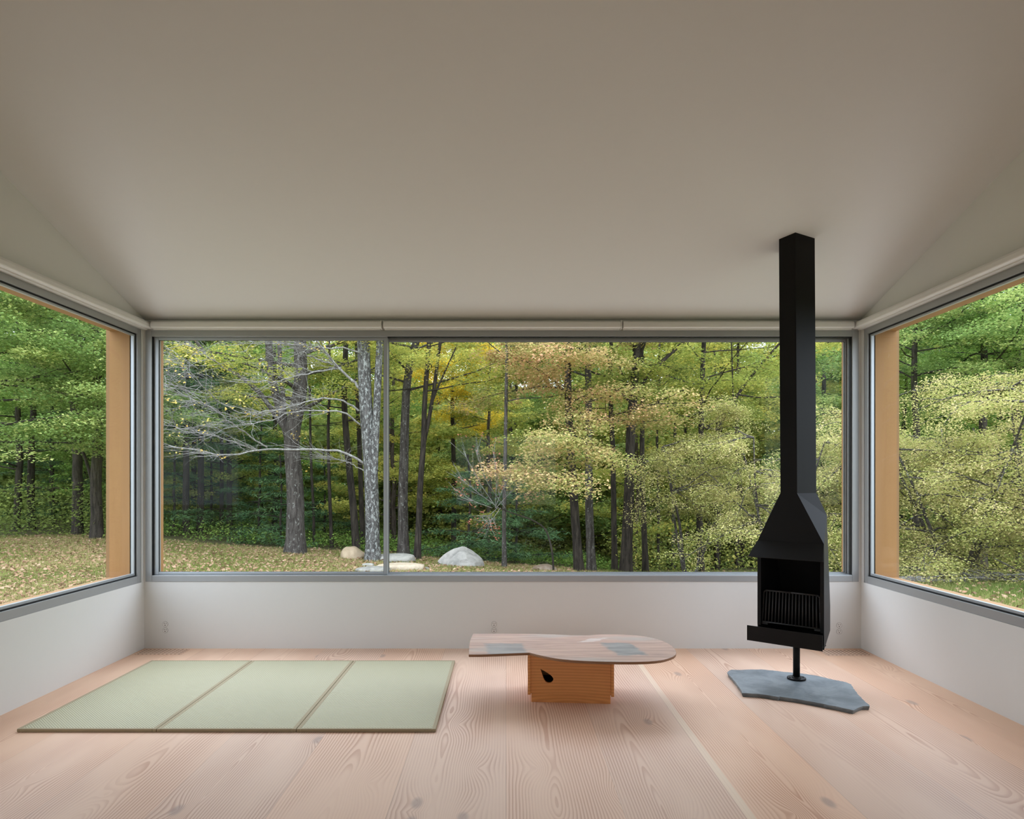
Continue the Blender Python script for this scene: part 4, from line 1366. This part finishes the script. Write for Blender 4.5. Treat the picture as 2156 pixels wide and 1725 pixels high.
# pines: whorls of flat boughs
def pine(label, px, d, hgt, wpx, seed, low=0.4, blen=1.7, group=None, dens=1.0, name='pine_tree', lean=0.0):
    rg = np.random.default_rng(seed)
    b = at(px, 1150, d); b[2] = float(gz(b[0], d))
    tp = np.stack([np.full(12, b[0]) + lean * np.linspace(0, 1, 12), np.full(12, b[1]), np.linspace(b[2] - .05, b[2] + hgt, 12)], 1)
    tp[1:, :2] += np.cumsum(rg.normal(0, 0.012, (11, 2)), 0)
    tr = [(tp, np.linspace(wpx * d / FPX / 2, 0.02, 12), 9)]
    br, cens = [], []
    z = low
    while z < hgt - 0.2:
        n = rg.integers(3, 6)
        for k in range(n):
            az = rg.uniform(0, 2 * math.pi)
            ln = blen * (1.08 - z / hgt) * rg.uniform(.6, 1.1)
            p0 = np.array([np.interp(b[2] + z, tp[:, 2], tp[:, 0]), np.interp(b[2] + z, tp[:, 2], tp[:, 1]), b[2] + z])
            bp = branch(rg, p0, az, rg.normal(0.02, 0.1), ln, 6, 0.06, -0.12)
            br.append((bp, np.linspace(0.014, 0.004, 6), 4))
            m_ = int(4 + ln * 9 * dens)
            g = rg.uniform(0.18, 1.0, m_) * 5
            a = np.minimum(g.astype(int), 4); f = (g - a)[:, None]
            c = bp[a] * (1 - f) + bp[a + 1] * f
            c[:, :2] += rg.normal(0, 0.11 + 0.05 * ln, (m_, 2))
            cens.append(c)
        z += rg.uniform(0.22, 0.40)
    cens = np.concatenate(cens)
    lv = leaves_from_sprays(rg, cens, None, 0.13, 12, 0.13, 0.5, thick=0.03, aspect=0.16)
    place_tree(name, label, 'pine', b, (tr, br), [lv], 'dark', 'pine', group)


pine('straight dark pine trunk, left one of a pair nearest the left jamb', 393, 18.0, 8.5, 15, 101, low=2.6, blen=2.4)
pine('straight dark pine trunk, right one of a pair nearest the left jamb', 421, 18.6, 8.5, 15, 102, low=2.4, blen=2.4)
pine('slim dark pine between the pine pair and the big forked tree', 466, 19.5, 7.5, 9, 103, low=2.0, blen=2.0)
pine('short dark pine between the slim pine and the big forked tree', 545, 18.0, 3.4, 6, 104, low=0.3, blen=1.6)
pine('small dark hemlock at the lawn edge, right beside the left window jamb', 362, 18.2, 3.0, 6, 108, low=0.2, blen=1.6)
pine('small dark hemlock at the lawn edge between the pine pair and the slim pine', 444, 20.5, 3.4, 6, 109, low=0.2, blen=1.8)
pine('small dark hemlock just left of the big forked tree', 590, 17.2, 2.2, 5, 110, low=0.15, blen=1.4)
pine('small dark hemlock in the shade just right of the big forked tree', 684, 20.5, 2.6, 5, 111, low=0.15, blen=1.7)
pine('low dark conifer behind the pointed grey boulder', 985, 16.5, 2.5, 6, 105, low=0.15, blen=1.9, dens=1.3)
pine('low dark conifer right behind the thin pale trunk', 1085, 17.5, 2.3, 6, 106, low=0.15, blen=1.7, dens=1.3)
pine('far dark pine in the left side window behind the trunks', 110, 21.0, 5.5, 12, 107, low=0.3, blen=2.4)

# ------------------------------------------------------------------ woods behind: a few kinds, copied
def proto_tree(seed, leaf, bark, hgt, r, z0, nb, blen, per, lsize, label, dens=0.9, group=None, srad=0.5):
    rg = np.random.default_rng(seed)
    tp = np.stack([np.cumsum(rg.normal(0, .03, 16)), np.cumsum(rg.normal(0, .03, 16)), np.linspace(-0.1, hgt, 16)], 1)
    rad = np.linspace(r, r * .3, 16)
    bp, lv = crown(rg, tp, rad, z0, hgt, nb, blen, per=per, srad=srad, lsize=lsize, dens=dens, tilt=0.5, fine=3.0)
    return place_tree('woodland_tree', label, 'tree', (0, 0, 0), ([(tp, rad, 9)], bp), [lv], bark, leaf, group)


def copy_tree(o):
    c = o.copy(); COL.objects.link(c)
    for ch in o.children:
        k = ch.copy(); COL.objects.link(k); k.parent = c
    return c


GB = 'trees in the woods behind'
protos = [
    proto_tree(201, 'mixed', 'dark', 9.5, 0.13, 0.9, 24, 2.9, 26, 0.155, 'mid-green woodland tree deep among the trees behind the lawn', group=GB),
    proto_tree(202, 'deep_green', 'dark', 10.0, 0.14, 1.2, 24, 3.0, 26, 0.155, 'dark green woodland tree deep among the trees behind the lawn', group=GB),
    proto_tree(203, 'lime', 'brown', 9.0, 0.11, 1.0, 22, 2.7, 26, 0.155, 'yellow-green woodland tree deep among the trees behind the lawn', group=GB),
    proto_tree(204, 'maple_green', 'dark', 9.5, 0.12, 0.8, 24, 2.9, 26, 0.155, 'fresh green woodland tree deep among the trees behind the lawn', group=GB),
]
prng = random.Random(77)
spots = []
for d, n in ((19.5, 9), (23, 11), (27, 13), (32, 15), (38, 17), (46, 20)):
    for i in range(n):
        f = -0.80 + 1.62 * (i + 0.5 + prng.uniform(-.3, .3)) / n
        spots.append((f * d, d + prng.uniform(-1.3, 1.3)))
used = [False] * 4
KIND = ('mid-green', 'dark green', 'yellow-green', 'fresh green')
for i, (x, y) in enumerate(spots):
    fr = x / y
    if fr < -0.35: k = prng.choice([1, 3, 1, 0])
    elif fr < 0.0: k = prng.choice([2, 0, 2, 1])
    elif fr < 0.45: k = prng.choice([0, 2, 2, 3])
    else: k = prng.choice([3, 0, 1, 3])
    o = protos[k] if not used[k] else copy_tree(protos[k])
    used[k] = True
    s = prng.uniform(0.9, 1.1) * (0.66 + 0.55 * min(1.0, (y - 18) / 28)) * (1 + 0.09 * max(0.0, -0.33 - float(gz(x, y))))
    wd = ('the left side window' if fr < -0.5 else 'the left sash of the far window' if fr < -0.165 else
          'the middle of the far window' if fr < 0.15 else 'the right part of the far window' if fr < 0.49 else 'the right side window')
    o['label'] = KIND[k] + ' tree deep in the woods seen through ' + wd
    o['group'] = KIND[k] + ' woods in ' + wd
    o.location = (x, y, float(gz(x, y)))
    o.rotation_euler = (0, 0, prng.uniform(0, 6.28))
    o.scale = (s, s, s)

# undergrowth: nobody could count it
def undergrowth():
    rg = np.random.default_rng(301)
    n = 2600
    d = 16.3 + 22 * rg.random(n) ** 1.4
    x = (-0.8 + 1.6 * rg.random(n)) * d
    keep = ~((x / d > -0.54) & (x / d < 0.16) & (d < 21.0)) & (rg.random(n) < np.where(x / d > 0.1, 0.75, 0.9))
    d, x = d[keep], x[keep]; n = len(d)
    c = np.stack([x, d, gz(x, d) + 0.1 + 1.1 * rg.random(n) ** 1.6], 1)
    v, f, t = leaves_from_sprays(rg, c, None, 0.5, 60, 0.068, 0.6, thick=0.16)
    m = 11000                                  # saplings and low boughs farther in
    d2 = rg.uniform(24, 50, m); x2 = rg.uniform(-0.84, 0.84, m) * d2
    g2 = gz(x2, d2)
    c2 = np.stack([x2, d2, g2 + rg.uniform(0.05, 1.0, m) * (3.4 + (d2 - 24) * 0.17 - g2)], 1)
    p2 = leaves_from_sprays(rg, c2, None, 0.75, 24, 0.22, 0.7, thick=0.25)
    m3 = 3600                                 # the same woods going on to both sides
    d3 = rg.uniform(17, 46, m3); x3 = rg.uniform(0.86, 1.5, m3) * d3 * rg.choice([-1, 1], m3)
    g3 = gz(x3, d3)
    c3 = np.stack([x3, d3, g3 + rg.uniform(0.03, 1.0, m3) ** 1.2 * (6.5 + (d3 - 17) * 0.1)], 1)
    p3 = leaves_from_sprays(rg, c3, None, 0.8, 26, 0.2, 0.7, thick=0.25)
    v, f, t = merge([(v, f, t), p2, p3])
    t = t * np.where(v[:, 0] / v[:, 1] < -0.15, 0.5, 1.0)        # darker leaf tints stand in for the shade on the left
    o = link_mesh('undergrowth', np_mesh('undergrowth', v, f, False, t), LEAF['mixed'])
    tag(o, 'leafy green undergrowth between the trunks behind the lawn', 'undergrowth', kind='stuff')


undergrowth()


def shade_plants():
    rg = np.random.default_rng(303)
    n = 800
    d = 16.9 + 7 * rg.random(n) ** 1.3
    x = rg.uniform(-0.56, 0.16, n) * d
    edge = np.where(x / d < -0.2, 16.6 - 0 * x, 16.9)
    keep = d > edge
    x, d = x[keep], d[keep]; n = len(x)
    c = np.stack([x, d, gz(x, d) + 0.04 + 0.30 * rg.random(n) ** 1.6], 1)
    v, f, t = leaves_from_sprays(rg, c, None, 0.34, 40, 0.055, 0.6, thick=0.08)
    o = link_mesh('ground_plants', np_mesh('ground_plants', v, f, False, t), LEAF['deep_green'])
    tag(o, 'low dark plants on the forest floor at the edge of the lawn', 'plants', kind='stuff')


shade_plants()

# ------------------------------------------------------------------ lawn: grass blades and fallen leaves
def lawn_points(rg, n):
    # only the strips of lawn the windows show
    pts = []
    f = rg.uniform(-0.80, -0.52, n * 4 // 10); d = rg.uniform(6.5, 17.2, len(f)) ; pts.append(np.stack([f * d, d], 1))
    f = rg.uniform(-0.52, 0.10, n * 4 // 10); d = rg.uniform(9.0, 16.3, len(f)); pts.append(np.stack([f * d, d], 1))
    f = rg.uniform(0.50, 0.80, n * 2 // 10); d = rg.uniform(6.5, 13.5, len(f)); pts.append(np.stack([f * d, d], 1))
    n2 = int(n * 0.5)                         # thinner over the rest of the lawn
    pts.append(np.stack([rg.uniform(-10, 11, n2), rg.uniform(7.4, 16.0, n2)], 1))
    pts.append(np.stack([rg.choice([-1, 1], n2 // 3) * rg.uniform(4.9, 12, n2 // 3), rg.uniform(2, 8, n2 // 3)], 1))
    return np.concatenate(pts)


def grass():
    rg = np.random.default_rng(401)
    p = lawn_points(rg, 170000)
    n = len(p)
    z = gz(p[:, 0], p[:, 1])
    az = rg.random(n) * 2 * np.pi
    h = rg.uniform(0.03, 0.085, n); w = rg.uniform(0.004, 0.009, n)
    lean = rg.uniform(0.01, 0.05, n)
    ax = np.stack([np.cos(az), np.sin(az)], 1)
    V = np.empty((n, 3, 3))
    V[:, 0, :2] = p - ax * w[:, None]; V[:, 0, 2] = z - 0.01
    V[:, 1, :2] = p + ax * w[:, None]; V[:, 1, 2] = z - 0.01
    V[:, 2, :2] = p + np.stack([-ax[:, 1], ax[:, 0]], 1) * lean[:, None]; V[:, 2, 2] = z + h
    patch = 0.5 + 0.5 * np.sin(p[:, 0] * 1.3 + np.sin(p[:, 1] * 0.9) * 2)
    gr = np.clip((p[:, 0] - 1.0) / 4, 0, 1)
    t = np.clip(0.6 * rg.random(n) + 0.5 * patch - 0.35 * gr, 0, 1)
    o = link_mesh('grass', np_mesh('grass', V.reshape(-1, 3), np.arange(n * 3).reshape(n, 3), False, np.repeat(t, 3)), LEAF['grass'])
    tag(o, 'short grass of the lawn outside the windows', 'grass', kind='stuff')


def litter():
    rg = np.random.default_rng(402)
    p = lawn_points(rg, 21000)
    keep = rg.random(len(p)) < np.where(p[:, 0] > 1.5, 0.25, 1.0)
    p = p[keep]
    c = np.stack([p[:, 0], p[:, 1], gz(p[:, 0], p[:, 1]) + 0.035], 1)
    v, f, t = leaves_from_sprays(rg, c, None, 0.01, 1, 0.058, 0.45, thick=0.012)
    o = link_mesh('fallen_leaves', np_mesh('fallen_leaves', v, f, False, t), LEAF['litter'])
    tag(o, 'brown and tan fallen leaves scattered over the lawn', 'leaves', kind='stuff')


grass()
litter()


# ------------------------------------------------------------------ boulders and stones
def boulder(name, label, px, py, d, wpx, hpx, depth, mat, seed, shape='round', rough=0.10, group=None, sink=0.25):
    """px, py: middle of the foot of the stone; wpx, hpx its size seen from the room"""
    k = d / FPX
    w, h = wpx * k, hpx * k
    bm = bmesh.new()
    if shape == 'peak':
        for hull in (((-1, .05, -.5), (-.97, -.2, 0.0), (-.70, -.12, .55), (-.34, 0, .90), (0.0, .02, 1.12), (.10, .15, 1.10), (.40, .1, .82), (.85, 0, .15), (1, .1, -.5),
                      (-.70, -.55, -.5), (.55, -.5, -.5), (-.60, -.45, .1), (-.5, .9, -.4), (.6, .9, -.4), (-.3, .6, .5), (.4, .6, .45)),
                     ((-.62, -.55, -.5), (-.60, -.62, -.1), (-.32, -.58, .48), (.04, -.34, .93), (.14, -.32, .90), (.52, -.50, .45), (.95, -.45, .0), (.99, -.4, -.5), (-.5, -1.0, -.5), (.6, -1.05, -.5),
                      (-.30, -.92, .12), (.25, -.86, .30), (.60, -.90, .05), (-.3, .1, -.4), (.5, .1, -.4), (.1, .05, .6))):
            nv = [bm.verts.new(q) for q in hull]
            r_ = bmesh.ops.convex_hull(bm, input=nv)
        bmesh.ops.bevel(bm, geom=list(bm.edges), offset=0.025, segments=1, affect='EDGES')
        bmesh.ops.triangulate(bm, faces=list(bm.faces))
        bmesh.ops.subdivide_edges(bm, edges=list(bm.edges), cuts=2, use_grid_fill=True)
        bmesh.ops.triangulate(bm, faces=list(bm.faces))
    else:
        bmesh.ops.create_icosphere(bm, subdivisions=4, radius=1.0)
    rg = np.random.default_rng(seed)
    A = rg.normal(0, 1, (9, 3)); A /= np.linalg.norm(A, axis=1, keepdims=True)
    ph = rg.uniform(0, 6.28, 9); fr = rg.uniform(1.2, 4.0, 9)
    cut = [Vector(v).normalized() for v in rg.normal(0, 1, (7, 3))]
    for v in bm.verts:
        c = v.co.copy()
        if shape == 'peak': pass
        else:
            for n_ in cut:
                e_ = c.dot(n_) - 0.80
                if e_ > 0: c -= n_ * e_ * 0.75
        if shape == 'flat' and c.z > 0.35: c.z = 0.35 + (c.z - 0.35) * 0.3
        if shape == 'egg': c.z *= 1.0 - 0.33 * max(0, c.x) ** 1.0
        n = sum(math.sin(fr[i] * (A[i, 0] * c.x + A[i, 1] * c.y + A[i, 2] * c.z) * 2 + ph[i]) for i in range(9)) / 9
        v.co = c * (1 + rough * n)
    zs = [v.co.z for v in bm.verts]; xs = [v.co.x for v in bm.verts]
    top, x0, x1 = max(zs), min(xs), max(xs)
    zb = -0.45 * top
    for v in bm.verts:
        v.co.x = ((v.co.x - x0) / (x1 - x0) - 0.5) * w
        v.co.y *= depth / 2
        v.co.z = (v.co.z - zb) / (top - zb) * h
    for f in bm.faces: f.smooth = shape != 'peak'
    me = bpy.data.meshes.new(name); bm.to_mesh(me); bm.free()
    p = at(px, py, d)
    o = link_mesh(name, me, mat, None, (p[0], p[1], p[2]))
    tag(o, label, 'stone', group)
    return o


S = dict(
    beige=stone_mat('beige_granite', (0.42, 0.34, 0.25), (0.54, 0.45, 0.34)),
    grey=stone_mat('pale_grey_granite', (0.32, 0.33, 0.33), (0.46, 0.46, 0.445), 5),
    pale=stone_mat('pale_weathered_granite', (0.31, 0.315, 0.32), (0.46, 0.455, 0.455), 5),
    cream=stone_mat('cream_fieldstone', (0.44, 0.38, 0.30), (0.56, 0.49, 0.40), 6),
    dark=stone_mat('dark_grey_stone', (0.22, 0.225, 0.22), (0.34, 0.34, 0.325), 9),
    brown=stone_mat('brown_grey_stone', (0.22, 0.16, 0.12), (0.34, 0.29, 0.25), 6),
)


def foot(px, d):
    x = (px - CX) * d / FPX
    return CY + (CZ - float(gz(x, d))) * FPX / d


def dist_at(px, py):
    """distance where the lawn shows at this pixel"""
    best = min(np.linspace(8.5, 16.5, 400), key=lambda q: abs(foot(px, q) - py))
    return float(best)


for nm, lb, px, py, w, h, dp, mt, sd, sh in (
        ('boulder', 'rounded beige boulder in front of the mottled grey double trunk', 743, 1178, 52, 27, 0.5, 'beige', 3, 'egg'),
        ('boulder', 'low flat-topped grey boulder crossing behind the sliding sash stile', 829, 1184, 92, 18, 0.6, 'grey', 4, 'flat'),
        ('boulder', 'large pointed pale grey boulder with a diagonal crease', 972, 1194, 99, 43, 0.9, 'pale', 17, 'peak'),
        ('boulder', 'small brown-grey rock at the sill right of the thin pale trunk', 1147, 1206, 54, 18, 0.5, 'brown', 6, 'round'),
        ('flat_stone', 'small light grey stone lying on top of the flat stones, left of the sash stile', 776, 1196, 28, 10, 0.22, 'grey', 8, 'flat'),
        ('flat_stone', 'broad cream flat stone behind the sash stile at the sill', 842, 1203, 104, 17, 0.45, 'cream', 9, 'flat'),
        ('flat_stone', 'speckled grey flat stone at the sill under the small light grey stone', 784, 1208, 78, 15, 0.4, 'dark', 10, 'flat'),
        ('flat_stone', 'small blue-grey stone at the right end of the flat stones', 898, 1203, 17, 9, 0.2, 'dark', 12, 'round'),
):
    d = dist_at(px, py)
    boulder(nm, lb, px, py, d, w, h, dp, S[mt], sd, sh)

# fallen branches lying along the edge of the grass on the right
rgb = np.random.default_rng(71)
for i, (lb, pts, r) in enumerate((
        ('long grey fallen branch lying on the grass, nearest the right timber jamb', [(1880, 1221), (1930, 1214), (1985, 1218), (2040, 1216)], 0.055),
        ('grey fallen branch on the grass in the middle of the right side window', [(1985, 1224), (2040, 1219), (2095, 1217), (2140, 1212)], 0.05),
        ('grey fallen branch on the grass at the far right edge of the side window', [(2060, 1226), (2110, 1216), (2160, 1214), (2210, 1208)], 0.06),
)):
    P = []
    for (px, py) in pts:
        d = 10.2
        p = at(px, py, d); p[2] = float(gz(p[0], d)) + r * 0.8 + rgb.uniform(0, .05)
        p[1] += rgb.uniform(-.2, .2)
        P.append(p)
    q = smooth_path(np.array(P), 16)
    paths = [(q, np.linspace(r, r * .4, 16), 8)]
    for s in range(7):
        a = rgb.integers(2, 14)
        paths.append((branch(rgb, q[a], rgb.uniform(-.6, .6) + (math.pi if rgb.random() < .5 else 0), rgb.uniform(0.0, .25), rgb.uniform(.4, .9), 5, .2), np.linspace(r * .4, r * .12, 5), 5))
    v, f = tubes(paths)
    o = link_mesh('fallen_branch', np_mesh('fallen_branch', v - q[0], f), BARK['twig'], None, tuple(q[0]))
    tag(o, lb, 'branch')
